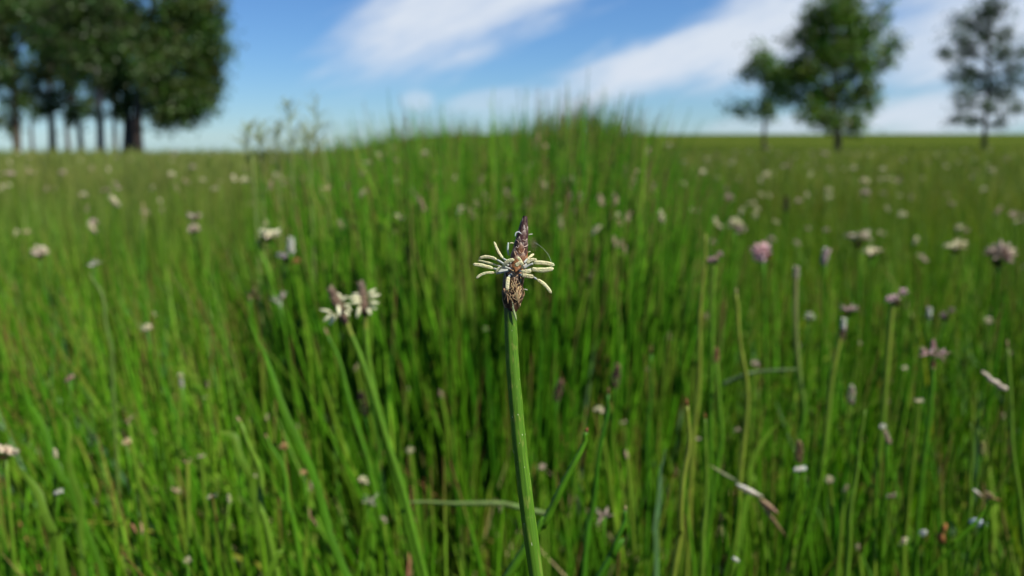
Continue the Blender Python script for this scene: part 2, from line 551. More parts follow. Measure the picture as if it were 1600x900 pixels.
    cB = cB + np.array([0.045, 0.035, 0.022]) * lf
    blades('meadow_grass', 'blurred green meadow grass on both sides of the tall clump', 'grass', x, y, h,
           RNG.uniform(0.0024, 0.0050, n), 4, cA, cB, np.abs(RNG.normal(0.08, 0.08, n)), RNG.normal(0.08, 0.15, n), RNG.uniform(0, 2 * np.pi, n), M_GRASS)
    n = 46000
    x, y = wedge(n, 3.0, 14, 42, 1.15)
    p = patchy(x, y, 0.6, 4.0)
    h = RNG.normal(0.14, 0.035, n).clip(0.06, 0.28) + 0.03 * p + np.where(x < -0.12 * y, 0.025, 0.0)
    k = np.clip(0.5 + 1.1 * p + RNG.normal(0, 0.2, n), 0, 1)[:, None]
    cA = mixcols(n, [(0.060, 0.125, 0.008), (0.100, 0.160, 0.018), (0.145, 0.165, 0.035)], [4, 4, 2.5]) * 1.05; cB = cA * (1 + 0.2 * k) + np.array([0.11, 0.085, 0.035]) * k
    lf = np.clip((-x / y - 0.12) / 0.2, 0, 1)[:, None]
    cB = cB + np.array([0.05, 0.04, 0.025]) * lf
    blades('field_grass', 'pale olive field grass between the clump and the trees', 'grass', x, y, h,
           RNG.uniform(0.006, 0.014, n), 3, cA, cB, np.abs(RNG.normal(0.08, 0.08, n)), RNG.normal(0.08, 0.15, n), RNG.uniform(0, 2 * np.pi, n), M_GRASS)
    n = 50000
    x, y = wedge(n, 13.5, 75, 42, 1.3)
    p = patchy(x, y, 0.12, 8.0)
    h = RNG.normal(0.18, 0.04, n).clip(0.06, 0.3)
    k = np.clip(0.5 + 1.2 * p + RNG.normal(0, 0.2, n), 0, 1)[:, None]
    cA = mixcols(n, [(0.060, 0.125, 0.008), (0.100, 0.160, 0.018), (0.145, 0.165, 0.035)], [4, 4, 2.5]) * 1.05; cB = cA * (1 + 0.2 * k) + np.array([0.08, 0.065, 0.02]) * k
    blades('distant_field_grass', 'short distant grass along the horizon below the trees', 'grass', x, y, h,
           RNG.uniform(0.02, 0.06, n), 2, cA, cB, np.abs(RNG.normal(0.1, 0.1, n)), RNG.normal(0.1, 0.15, n), RNG.uniform(0, 2 * np.pi, n), M_GRASS)


build_grass()

# ------------------------------------------------------------------ trees
def tree(name, label, cat, group, d, base, trunk_w, spine, lobes, leafcol, barkcol, leaf=0.10, dens=1.0, twig_vis=1.0, seed=0, grow=1.0):
    """spine: trunk as pixels up the tree; lobes: (px, py, rx, ry, limb start along the spine 0-1, density)."""
    rnd = random.Random(seed)
    bx = P(base[0], base[1], d); bz = ground_z(bx.x, bx.y)
    root = Vector((bx.x, bx.y, bz - 0.05))
    px = d / F
    pts = [Vector((0, 0, 0))]
    for (sx, sy) in spine:
        q = P(sx, sy, d); pts.append(Vector((q.x, q.y + rnd.uniform(-0.3, 0.3) * px * 20, q.z)) - root)
    sp = spline(pts, 14)
    n = len(sp)
    e = empty(name, root)
    tag(e, label, cat, group)
    tr = MB()
    rad = [trunk_w * px * 0.5 * (1 - 0.8 * (i / (n - 1)) ** 0.9) * (1.35 if i == 0 else 1) for i in range(n)]
    tr.tube(sp, rad, [vary(barkcol, 0.2) for _ in sp], 9)
    tobj = tr.build('trunk', M_BARK, e)
    lv = []; lf = []; lc = []

    def leaf_quad(c, size, col):
        a = Vector((rnd.gauss(0, 1), rnd.gauss(0, 1), rnd.gauss(0, 1))).normalized()
        b = a.orthogonal().normalized()
        b = Matrix.Rotation(rnd.uniform(0, 6.28), 3, a) @ b
        cc = a.cross(b) * size * 0.28
        k0 = len(lv)
        lv.extend([c - b * size * 0.5, c + cc, c + b * size * 0.5, c - cc])
        lf.append((k0, k0 + 1, k0 + 2, k0 + 3)); lc.extend([col] * 4)

    for (lx, ly, rx, ry, s0, dn) in lobes:
        rx *= grow; ry *= grow
        dep = rnd.uniform(-0.55, 0.55) * rx * px * 1.3
        c = P(lx, ly, d) - root; c.y += dep
        k = s0 * (n - 1); st = sp[int(k)].lerp(sp[min(n - 1, int(k) + 1)], k - int(k))
        mid = st.lerp(c, 0.5) + Vector((rnd.uniform(-1, 1), rnd.uniform(-1, 1), rnd.uniform(-0.3, 1))) * (c - st).length * 0.14
        lp = spline([st, mid, c], 7)
        r0 = trunk_w * px * 0.5 * 0.42
        limbs = MB()
        limbs.tube(lp, [r0 * (1 - 0.7 * i / 6) for i in range(7)], barkcol, 6)
        nt = max(10, int(70 * dn * dens * (rx * ry / 1200.0) ** 0.8))
        for _ in range(nt):
            while True:
                v = Vector((rnd.uniform(-1, 1), rnd.uniform(-1, 1), rnd.uniform(-1, 1)))
                if 0.25 < v.length < 1: break
            v *= rnd.choice((0.7, 0.9, 1.0, 1.15, 1.5))
            end = c + Vector((v.x * rx * px, v.y * rx * px, v.z * ry * px)) + Vector((0, 0, rnd.uniform(-0.1, 0.6) * ry * px))
            a0 = lp[rnd.randint(3, 6)]
            md = a0.lerp(end, 0.55) + Vector((rnd.uniform(-1, 1), rnd.uniform(-1, 1), rnd.uniform(-1, 1))) * (end - a0).length * 0.12
            tp = spline([a0, md, end], 5)
            limbs.tube(tp, [r0 * 0.26 * twig_vis * (1 - 0.75 * i / 4) for i in range(5)], barkcol, 4, False)
            nl = int(rnd.uniform(16, 34))
            col = tuple(x * rnd.uniform(0.75, 1.25) for x in leafcol)
            for _ in range(nl):
                t = rnd.uniform(0.35, 1.05)
                q = a0.lerp(end, t) if t > 1 else tp[min(4, int(t * 4))].lerp(tp[min(4, int(t * 4) + 1)], t * 4 - int(t * 4))
                s_ = leaf * 1.5
                leaf_quad(q + Vector((rnd.gauss(0, 1), rnd.gauss(0, 1), rnd.gauss(0, 1))) * s_ * 0.9, leaf * rnd.uniform(0.7, 1.5), tuple(x * rnd.uniform(0.8, 1.2) for x in col))
        limbs.build('limb', M_BARK, e)
    me = bpy.data.meshes.new('crown'); me.from_pydata([tuple(p) for p in lv], [], lf)
    at = me.color_attributes.new('Col', 'FLOAT_COLOR', 'POINT')
    at.data.foreach_set('color', np.array([(c[0], c[1], c[2], 1) for c in lc], np.float32).ravel())
    me.materials.append(M_LEAF); me.update()
    o = bpy.data.objects.new('crown', me); COL.objects.link(o); o.parent = e
    return e


PINE = (0.048, 0.092, 0.018)
PINE2 = (0.060, 0.112, 0.018)
OAK = (0.080, 0.150, 0.016)
BARK = (0.06, 0.048, 0.04)
GG = 'dark trees of the grove'


def build_trees():
    tree('grove_tree', 'dense dark green tree at the grove\'s open right edge, crown hanging low beside the sky', 'tree', GG, 24, (216, 246), 20,
         [(216, 190), (222, 110), (235, 20), (245, -60)],
         [(300, 30, 42, 48, .7, 1.2), (318, 100, 40, 36, .6, 1.2), (285, 150, 48, 36, .45, 1.3), (312, 168, 26, 22, .42, 1.0), (262, 60, 40, 45, .7, 1.1), (250, 120, 36, 40, .5, 1.1), (255, 172, 34, 24, .4, 1.1),
          (350, 78, 15, 11, .6, 0.8), (336, 118, 12, 9, .55, .7), (345, 20, 12, 14, .75, .7), (334, 160, 12, 12, .45, .7), (292, 186, 26, 14, .38, 1.0), (258, 196, 18, 10, .33, 0.8), (326, 140, 22, 20, .5, 1.0), (338, 50, 16, 26, .65, .8), (300, -30, 46, 44, .85, 1), (230, 85, 24, 40, .5, 0.8)], PINE2, BARK, 0.10, 1.0, seed=1, grow=1.12)
    tree('grove_tree', 'grove tree with a thick dark trunk just left of the low hanging crown', 'tree', GG, 26, (198, 245), 17,
         [(197, 180), (190, 100), (178, 20), (170, -70)],
         [(185, 70, 36, 34, .55, 1.1), (165, 20, 46, 34, .75, 1.1), (205, 120, 30, 30, .45, 1.0), (150, 105, 30, 26, .5, .8), (170, 140, 24, 16, .4, 0.6), (250, -35, 30, 25, .8, 0.8), (178, 178, 14, 10, .3, .5), (215, 165, 16, 14, .35, .7), (205, 30, 20, 22, .7, .8)], PINE, BARK, 0.11, 1.05, seed=2, grow=1.28)
    tree('grove_tree', 'grove tree with a greyish straight trunk standing in a bright gap', 'tree', GG, 25, (157, 245), 14,
         [(158, 190), (152, 120), (140, 40), (135, -60)],
         [(110, 25, 44, 30, .7, 1.0), (90, 70, 24, 24, .6, .8), (130, 95, 24, 22, .5, .8), (140, 60, 32, 26, .6, 1.0), (150, 135, 22, 14, .4, .6), (140, 172, 14, 10, .3, .4), (120, 110, 20, 14, .5, .7)], PINE, (0.13, 0.115, 0.105), 0.11, 1.0, seed=3, grow=1.28)
    tree('grove_tree', 'slender grove tree with a forked brown trunk between two thin gaps of sky', 'tree', GG, 28, (128, 243), 10,
         [(124, 190), (112, 130), (104, 60), (95, -40)],
         [(80, 110, 26, 16, .5, .6), (112, 128, 22, 14, .45, .6), (70, 20, 40, 28, .8, 1.0), (75, 145, 16, 9, .4, .4), (132, 160, 14, 8, .35, .4), (108, 185, 10, 8, .28, .3), (95, 95, 20, 16, .55, .7)], PINE, BARK, 0.11, 0.9, seed=4, grow=1.28)
    tree('grove_tree', 'thin brown grove trunk beside the wide pale gap of sky', 'tree', GG, 27, (83, 246), 13,
         [(80, 190), (76, 130), (78, 70), (70, -50)],
         [(95, 45, 34, 24, .7, 1.0), (62, 118, 22, 15, .5, .6), (100, 165, 16, 10, .35, .4), (40, 12, 40, 24, .85, 1.1), (62, 175, 12, 9, .32, .4), (70, 85, 16, 18, .6, .8), (50, 140, 18, 10, .42, .5)], PINE, BARK, 0.11, 0.9, seed=5, grow=1.28)
    tree('grove_tree', 'leaning grove trunk near the photo\'s left border', 'tree', GG, 25, (26, 248), 14,
         [(24, 190), (16, 120), (8, 60), (5, -50)],
         [(10, 20, 34, 24, .75, 1.2), (5, 75, 15, 20, .6, 1.0), (20, 125, 26, 14, .45, .8), (8, 160, 14, 12, .4, .5), (66, 52, 14, 30, .6, .7), (38, 165, 13, 9, .35, .4), (15, 195, 12, 8, .26, .4)], PINE, BARK, 0.11, 1.0, seed=6, grow=1.28)
    tree('grove_tree', 'leftmost grove tree, cut by the photo\'s left border', 'tree', GG, 27, (-14, 248), 16,
         [(-15, 190), (-22, 110), (-25, 30), (-30, -50)],
         [(-20, 60, 34, 40, .6, 1.0), (-35, 120, 40, 26, .45, .9), (0, 190, 14, 10, .3, .4), (-30, 0, 44, 34, .8, 1.0), (8, 105, 14, 10, .5, .6)], PINE, BARK, 0.11, 1.0, seed=7, grow=1.28)
    for q, (bx_, lab) in enumerate([(52, 'thin bare grove trunk in the pale gap, between leaning and brown trunks'), (108, 'thin dark grove trunk behind the forked brown one, on its left'), (181, 'thin dark grove trunk just left of the thick dark trunk')]):
        tree('grove_tree', lab, 'tree', GG, 32, (bx_, 243), 8 if q else 6, [(bx_ - 3, 190), (bx_ + 4, 130), (bx_, 70), (bx_ + 5, -30)],
             [(bx_ + 8, 120, 18, 14, .5, .6), (bx_ - 10, 150, 14, 9, .4, .5), (bx_ + 4, 60, 26, 24, .7, .9), (bx_ + 12, 175, 9, 7, .3, .4), (bx_, 15, 30, 24, .8, 1.0)], PINE, BARK, 0.12, 0.9, seed=40 + q, grow=1.2)
    tree('broadleaf_tree', 'largest round green tree on the right, dark trunk rooted below the horizon', 'tree', 'trees standing apart on the right', 36, (1308, 243), 13,
         [(1308, 205), (1306, 160), (1308, 90), (1312, 20)],
         [(1310, 25, 40, 34, .85, 1.0), (1265, 60, 36, 34, .7, 1.0), (1352, 50, 40, 32, .75, .95), (1300, 90, 44, 34, .6, 1.0), (1250, 115, 36, 28, .5, 1.1), (1350, 105, 36, 30, .55, .8),
          (1290, 145, 42, 26, .4, .9), (1225, 148, 30, 18, .4, .9), (1345, 150, 30, 22, .4, .6), (1262, 165, 22, 14, .35, .7), (1385, 25, 12, 28, .8, .5), (1388, 95, 18, 7, .55, .5), (1395, 72, 12, 8, .6, .4),
          (1280, 185, 16, 14, .3, .7), (1332, 188, 20, 16, .3, .7), (1362, 140, 22, 24, .4, .5), (1272, 30, 22, 26, .8, .7), (1318, -5, 16, 22, .95, .7), (1300, 198, 22, 12, .25, .7), (1330, 200, 16, 10, .25, .6), (1255, 185, 14, 10, .3, .6), (1368, 168, 16, 12, .35, .5), (1335, 75, 28, 26, .65, .8)], OAK, BARK, 0.15, 0.80, seed=8, grow=1.06)
    tree('broadleaf_tree', 'small sparse tree just left of the largest right-hand tree', 'tree', 'trees standing apart on the right', 46, (1194, 226), 6,
         [(1194, 190), (1196, 150), (1192, 115), (1188, 90)],
         [(1185, 97, 20, 16, .85, .9), (1225, 122, 26, 16, .6, .8), (1200, 120, 24, 16, .6, .8), (1172, 115, 14, 10, .6, .5), (1195, 175, 16, 15, .35, 1.0), (1160, 172, 20, 7, .3, .6), (1215, 140, 20, 12, .5, .7)], OAK, BARK, 0.19, 0.8, seed=9, grow=1.15)
    tree('broadleaf_tree', 'thin open-branched tree at the photo\'s right border', 'tree', 'trees standing apart on the right', 60, (1538, 222), 8,
         [(1540, 190), (1544, 130), (1546, 70), (1548, 0)],
         [(1510, 30, 24, 18, .75, .65), (1555, 20, 26, 22, .85, .6), (1520, 80, 30, 20, .6, .6), (1585, 60, 24, 18, .7, .5), (1500, 120, 28, 14, .45, .55), (1580, 110, 26, 16, .55, .5), (1550, 140, 30, 18, .4, .6), (1515, 165, 24, 12, .35, .5), (1585, 175, 24, 9, .3, .45), (1498, 190, 14, 6, .25, .35),
          (1600, 130, 18, 16, .5, .5), (1475, 85, 12, 8, .55, .4), (1540, 50, 26, 22, .7, .7), (1562, 88, 24, 20, .6, .7), (1530, 118, 26, 18, .5, .7), (1572, 148, 24, 16, .42, .7), (1500, 60, 18, 18, .65, .5), (1595, 85, 16, 16, .6, .5), (1495, 150, 18, 10, .4, .5), (1545, 170, 20, 12, .33, .6), (1525, 190, 12, 8, .25, .4), (1562, 192, 14, 8, .22, .4), (1545, 15, 18, 20, .85, .7)], (0.045, 0.085, 0.04), (0.045, 0.04, 0.038), 0.18, 0.72, 1.6, seed=10, grow=1.2)


build_trees()

# ------------------------------------------------------------------ the flowering spike rush in focus
D0 = FOCUS


def Z3(zx, zy, off=0.0):
    """Close-up coordinates of the flower head to a point; off = millimetres in front (+) of the stem's plane."""
    return P(730 + zx / 6.43, 360 + zy / 6.43, D0 - off * 0.001)


def build_hero():
    st_px = [(797, 476), (798.5, 520), (801, 570), (806, 630), (812.5, 700), (823, 790), (838, 900)]
    pts = [P(x, y, D0 + 0.00002 * i) for i, (x, y) in enumerate(st_px)]
    lastdir = (pts[-1] - pts[-2]).normalized()
    q = pts[-1] + lastdir * 0.06
    pts.append(q)
    base = Vector((q.x + 0.012, q.y + 0.006, -0.004))
    pts.append(Vector((q.x * 0.5 + base.x * 0.5 + 0.002, q.y * 0.5 + base.y * 0.5, q.z * 0.45)))
    pts.append(base)
    e = empty('flowering_spikerush', (base.x, base.y, 0.0))
    tag(e, 'sharp flowering spikerush in front, dark spikelet ringed with cream anthers on green stem', 'spikerush', 'flowering spikerushes')
    O = e.location.copy()
    sp = spline(pts, 70)
    px = D0 / F
    rad = []
    for i, p in enumerate(sp):
        t = i / 69
        rad.append(px * (9.7 + 1.7 * min(1, t * 1.7)) * (1 + 0.02 * math.sin(i * 0.9) + 0.015 * math.sin(i * 2.3)))
    SD = 28
    b = MB(); b.tube(sp, rad, G_MID, SD, True, 0.86)
    # shallow ribs along the stem
    me = b.mesh('stem', M_RUSH, True, O)
    uvl = me.uv_layers.new(name='UVMap')
    uv = np.zeros((len(me.loops), 2), np.float32)
    for poly in me.polygons:
        for li in poly.loop_indices:
            vi = me.loops[li].vertex_index
            k = (vi % SD) / SD
            if k == 0 and any((me.loops[j].vertex_index % SD) == SD - 1 for j in poly.loop_indices):
                k = 1.0
            uv[li] = (k, (vi // SD) / 69)
    uvl.data.foreach_set('uv', uv.ravel())
    me.materials.clear(); me.materials.append(stem_material())
    so = bpy.data.objects.new('stem', me); COL.objects.link(so); so.parent = e

    # spikelet core
    ax_px = [(797.5, 486), (799, 473), (801, 459), (802, 441), (806, 422), (811, 403), (814.5, 380), (818, 357), (820, 337)]
    ax_r = [8.5, 11.0, 13.0, 13.2, 12.0, 10.6, 7.8, 4.2, 0.5]
    axis = [P(x, y, D0) for x, y in ax_px]
    AX = spline(axis, 60)
    AR = [np.interp(i / 59 * 8, range(9), ax_r) * px for i in range(60)]
    core = MB(); core.tube(AX, AR, [lerpc(DARKB, (0.04, 0.015, 0.017), i / 59) for i in range(60)], 16)
    spk = core.build('spikelet', M_SCALE, e, True, O)

    def axis_at(t):
        t = min(1, max(0, t)); x = t * 59; k = min(58, int(x)); f = x - k
        return AX[k].lerp(AX[k + 1], f), AR[k] * (1 - f) + AR[k + 1] * f, (AX[k + 1] - AX[k]).normalized()
    rnd = random.Random(5)
    ns = 58
    length = sum((AX[i + 1] - AX[i]).length for i in range(59))
    for i in range(ns):
        t0 = 0.005 + 0.86 * (i / (ns - 1)) ** 0.95
        th = i * math.radians(137.508) + rnd.uniform(-0.12, 0.12)
        Ls = (0.215 - 0.06 * t0) * rnd.uniform(0.9, 1.1)
        if t0 + Ls > 1.0: Ls = 1.0 - t0
        Wd = 0.00125 * (1 - 0.45 * t0) * rnd.uniform(0.9, 1.12)
        if t0 < 0.33: body = lerpc((0.020, 0.011, 0.008), (0.055, 0.024, 0.013), rnd.random())
        elif t0 < 0.60: body = lerpc((0.09, 0.034, 0.016), (0.38, 0.15, 0.05), rnd.random() ** 0.8)
        else: body = lerpc((0.022, 0.009, 0.010), (0.060, 0.021, 0.022), rnd.random())
        edge = lerpc((0.46, 0.31, 0.18), (0.66, 0.58, 0.50), min(1, t0 * 1.1)) if rnd.random() < 0.85 else body
        nu, nv = 9, 8
        vv = []; cc = []; ff = []
        curl = rnd.uniform(0.00004, 0.00022) * (1.5 if t0 < 0.6 else 0.7)
        for a in range(nv):
            v_ = a / (nv - 1)
            c, r, tg = axis_at(t0 + Ls * v_)
            e1 = (Vector((1, 0, 0)) - tg * tg.x).normalized(); e2 = tg.cross(e1)
            hw = Wd * (max(0.0, math.sin(math.pi * (0.14 + 0.86 * v_) ** 0.8)) ** 0.75 if v_ < 1 else 0) + 0.00002
            for b_ in range(nu):
                u_ = -1 + 2 * b_ / (nu - 1)
                an = th + u_ * hw / max(r, 0.00028)
                rr = r + 0.00005 + 0.00014 * math.sin(math.pi * min(1, v_ * 0.8 + 0.1)) + curl * v_ ** 2 + 0.00007 * (1 - abs(u_)) ** 2 + (0.00005 * rnd.uniform(-1, 1) if abs(u_) > 0.7 else 0)
                vv.append(c + (e1 * math.cos(an) + e2 * math.sin(an)) * rr)
                m_ = 1.0 if (abs(u_) > 0.9) else (0.12 if abs(u_) > 0.7 else 0)
                m_ = max(m_, 0.9 if v_ > 0.99 else 0.2 if v_ > 0.85 else 0)
                col = lerpc(body, edge, m_ * rnd.uniform(0.6, 1))
                if abs(u_) < 0.1: col = lerpc(col, (0.16, 0.10, 0.05), 0.35)
                cc.append(col)
        for a in range(nv - 1):
            for b_ in range(nu - 1):
                k = a * nu + b_
                ff.append((k, k + 1, k + nu + 1, k + nu))
        s = MB(); s.v = vv; s.c = cc; s.f = ff
        s.build('scale', M_SCALE, spk, True, O)

    # anthers: close-up polyline, width in close-up pixels, offset toward the viewer along it (mm)
    A = [([(270, 112), (300, 185), (330, 240), (362, 282)], 25, (0.3, 0.9), 1),
         ([(117, 282), (180, 265), (250, 275), (300, 296)], 33, (0.3, 0.8), 1),
         ([(105, 305), (150, 311), (230, 330), (310, 355)], 22, (-0.6, 0.2), .93),
         ([(55, 340), (130, 349), (200, 364), (265, 382)], 36, (0.9, 1.1), 1),
         ([(90, 486), (130, 450), (200, 426), (285, 424)], 28, (1.2, 1.4), 1),
         ([(476, 292), (420, 306), (380, 336), (358, 362)], 38, (2.6, 2.0), 1),
         ([(358, 368), (318, 382), (300, 405), (293, 432)], 30, (1.8, 1.5), .97),
         ([(402, 606), (404, 545), (410, 490), (418, 466)], 40, (2.0, 1.9), 1),
         ([(500, 265), (522, 285), (540, 312), (552, 340)], 28, (1.9, 2.1), .92),
         ([(482, 362), (510, 338), (538, 330), (560, 350)], 42, (2.3, 2.4), .8),
         ([(606, 288), (630, 266), (650, 250), (672, 236)], 25, (0.6, 0.3), 1),
         ([(596, 335), (630, 304), (665, 295), (702, 302)], 38, (0.7, 0.6), .78),
         ([(662, 326), (740, 324), (820, 335), (878, 352)], 42, (1.0, 1.2), 1),
         ([(640, 388), (720, 398), (800, 396), (870, 380)], 50, (1.4, 1.7), 1),
         ([(545, 452), (590, 456), (630, 462), (668, 468)], 46, (1.8, 1.6), .72),
         ([(700, 490), (760, 530), (810, 580), (846, 634)], 34, (1.4, 1.2), 1),
         ([(540, 412), (575, 414), (610, 412), (645, 404)], 40, (1.6, 1.7), .9)]
    fil = [[(362, 282), (378, 294), (402, 305), (440, 330)], [(300, 296), (335, 315), (365, 335), (420, 352)], [(310, 355), (350, 372), (400, 385), (430, 390)],
           [(265, 382), (300, 392), (350, 398), (420, 402)], [(285, 424), (330, 412), (360, 402), (420, 395)], [(358, 362), (390, 372), (425, 385), (445, 395)],
           [(293, 432), (330, 425), (370, 412), (425, 405)], [(418, 466), (430, 448), (445, 438), (455, 432)], [(552, 340), (555, 350), (552, 365), (545, 375)], [(560, 350), (556, 365), (550, 375), (540, 385)],
           [(606, 288), (595, 296), (585, 310), (570, 325)], [(596, 335), (588, 345), (575, 355), (560, 362)], [(662, 332), (630, 345), (600, 362), (565, 385)],
           [(640, 390), (610, 398), (590, 405), (560, 410)], [(545, 452), (535, 445), (525, 440), (515, 436)], [(668, 470), (680, 480), (690, 486), (700, 490)], [(540, 412), (530, 408), (522, 405), (512, 402)]]
    for i, (poly, w, (o0, o1), br) in enumerate(A):
        npt = 12
        pl = spline([Z3(x, y, o0 + (o1 - o0) * k / 3) for k, (x, y) in enumerate(poly)], npt)
        wr = w / 6.43 * px * 0.5
        rr = []; cols = []
        for k in range(npt):
            t = k / (npt - 1)
            r = wr * min(1.0, math.sqrt(max(0.0, 1 - (1 - min(1, t / 0.14)) ** 2)) + 0.12, math.sqrt(max(0.0, 1 - (1 - min(1, (1 - t) / 0.14)) ** 2)) + 0.12)
            rr.append(r * (0.72 + 0.30 * math.sin(math.pi * min(1, 0.12 + 0.8 * t))) * rnd.uniform(0.88, 1.08))
            cols.append(tuple(c_ * br * rnd.uniform(0.93, 1.03) for c_ in lerpc((0.90, 0.85, 0.50), (0.80, 0.72, 0.36), 1 - br if br < 1 else 0.2 * rnd.random())))
        s = MB(); s.tube(pl, rr, cols, 16, True, 0.55)
        for vi in range(len(s.v)):
            kk, an_ = vi // 16, (vi % 16) / 16 * 2 * math.pi
            g = 1 - 0.30 * math.exp(-((math.sin(an_)) / 0.33) ** 2)
            g *= 1 + 0.10 * mnoise.noise(s.v[vi] * 4200.0)
            s.v[vi] = pl[kk] + (s.v[vi] - pl[kk]) * g
            s.c[vi] = tuple(c_ * (1 + 0.16 * mnoise.noise(s.v[vi] * 2600.0)) for c_ in s.c[vi])
        an = s.build('anther', M_ANTHER, e, True, O)
        fp = fil[i]
        oo = o0 if i == 15 else o1
        # filament from the anther's inner end into the spikelet
        inner = oo if i not in (10, 11, 12, 13, 16) else o0
        f3 = spline([Z3(x, y, inner + (1.0 - inner) * k / 3 if i != 15 else 1.5) for k, (x, y) in enumerate(fp)], 7)
        s = MB(); s.tube(f3, [0.00015, 0.00016, 0.00017, 0.00017, 0.00018, 0.00018, 0.00016], (0.50, 0.52, 0.46), 6, True, 0.35)
        s.build('filament', M_PETAL, an, True, O)

    # dried stamens, straw coloured, hanging at the base; pale slivers and curls
    straws = [([(520, 565), (505, 610), (500, 660), (522, 792)], 16), ([(562, 580), (572, 640), (548, 690), (524, 750)], 14), ([(540, 560), (520, 620), (512, 690), (520, 745)], 13),
              ([(552, 600), (560, 650), (540, 715), (530, 770)], 10), ([(500, 600), (490, 650), (505, 700), (515, 740)], 12), ([(372, 582), (385, 620), (402, 655), (410, 736)], 13),
              ([(395, 640), (415, 655), (440, 690), (466, 732)], 10), ([(452, 572), (470, 610), (490, 645), (500, 668)], 12), ([(425, 680), (440, 660), (455, 650), (465, 655)], 9),
              ([(535, 555), (548, 570), (562, 585), (572, 625)], 11), ([(400, 365), (420, 385), (445, 400), (470, 415)], 14), ([(440, 560), (455, 550), (475, 548), (490, 552)], 8),
              ([(480, 470), (470, 500), (480, 530), (500, 545)], 10), ([(530, 460), (540, 490), (530, 520), (515, 545)], 12), ([(360, 530), (362, 560), (368, 600), (375, 630)], 10),
              ([(460, 400), (470, 430), (490, 450), (510, 455)], 14), ([(470, 210), (480, 235), (490, 260), (485, 290)], 12), ([(520, 200), (540, 230), (560, 220), (580, 180)], 9),
              ([(490, 160), (505, 175), (515, 165), (520, 150)], 8), ([(570, 165), (590, 160), (605, 150), (612, 140)], 9), ([(490, 95), (505, 105), (518, 120), (520, 135)], 8), ([(555, 90), (575, 100), (595, 95), (605, 85)], 8)]
    for q in range(26):
        x0 = rnd.uniform(375, 560); y0 = rnd.uniform(470, 640)
        straws.append(([(x0, y0), (x0 + rnd.uniform(-18, 18), y0 + 25), (x0 + rnd.uniform(-30, 22), y0 + 50), (x0 + rnd.uniform(-36, 26), y0 + rnd.uniform(65, 105))], rnd.uniform(6, 12)))
    for poly, w in straws:
        # lie on the spikelet's front surface
        p4 = []
        for (x, y) in poly:
            pxx, pyy = 730 + x / 6.43, 360 + y / 6.43
            cx = np.interp(-pyy, [-a[1] for a in ax_px], [a[0] for a in ax_px]); rr_ = np.interp(-pyy, [-a[1] for a in ax_px], ax_r) + 3
            dx = abs(pxx - cx)
            off = math.sqrt(max(0.0, rr_ ** 2 - dx ** 2)) * px * 1000 + 0.25 if dx < rr_ else 0.1
            p4.append(Z3(x, y, off))
        pl = spline(p4, 9)
        wr = w / 6.43 * px * 0.5
        base_c = lerpc((0.55, 0.40, 0.22), (0.42, 0.27, 0.13), rnd.random()) if poly[0][1] > 300 else lerpc((0.62, 0.5, 0.4), (0.5, 0.33, 0.2), rnd.random())
        s = MB(); s.tube(pl, [wr * (0.5 + 0.5 * math.sin(math.pi * (0.15 + 0.7 * k / 8))) for k in range(9)], [vary(base_c, 0.2) for _ in range(9)], 6, True, 0.4)
        s.build('dried_stamen', M_DRY, e, True, O)
    curls = [([(482, 60), (488, 28), (515, 15), (543, 32)], 15, 1.2, (0.72, 0.74, 0.72)), ([(618, 44), (630, 40), (642, 39), (656, 37)], 12, 0.3, WHITE), ([(570, 590), (582, 592), (594, 596), (606, 598)], 10, 0.8, WHITE),
             ([(414, 122), (408, 160), (408, 205), (418, 252)], 24, -0.4, (0.50, 0.58, 0.52)), ([(428, 130), (440, 126), (452, 126), (466, 130)], 15, 0.2, CREAM), ([(612, 222), (620, 216), (628, 214), (636, 214)], 12, 0.2, CREAM),
             ([(440, 700), (450, 712), (462, 760), (470, 800)], 8, 1.4, (0.45, 0.5, 0.3))]
    for poly, w, off, c in curls:
        pl = spline([Z3(x, y, off) for x, y in poly], 9)
        wr = w / 6.43 * px * 0.5
        s = MB(); s.tube(pl, [wr * (0.45 + 0.55 * math.sin(math.pi * (0.1 + 0.8 * k / 8))) for k in range(9)], c, 6, True, 0.35)
        s.build('stigma', M_PETAL, e, True, O)
    # pale sliver of sheath at the joint
    pl = spline([Z3(455, 752, 1.05), Z3(468, 810, 1.1), Z3(482, 860, 1.1), Z3(494, 905, 1.05)], 8)
    s = MB(); s.tube(pl, [0.00008 + 0.00010 * math.sin(math.pi * k / 7) for k in range(8)], (0.42, 0.5, 0.22), 6, True, 0.5)
    s.build('sheath', M_PETAL, e, True, O)
    # silk thread
    th = MB(); th.tube(spline([P(834, 378, D0), P(846, 386, D0), P(856, 397, D0), P(862, 411, D0 - 0.001)], 14), 0.000009, (0.8, 0.8, 0.78), 5)
    th.build('silk_thread', M_PETAL, e, True, O)


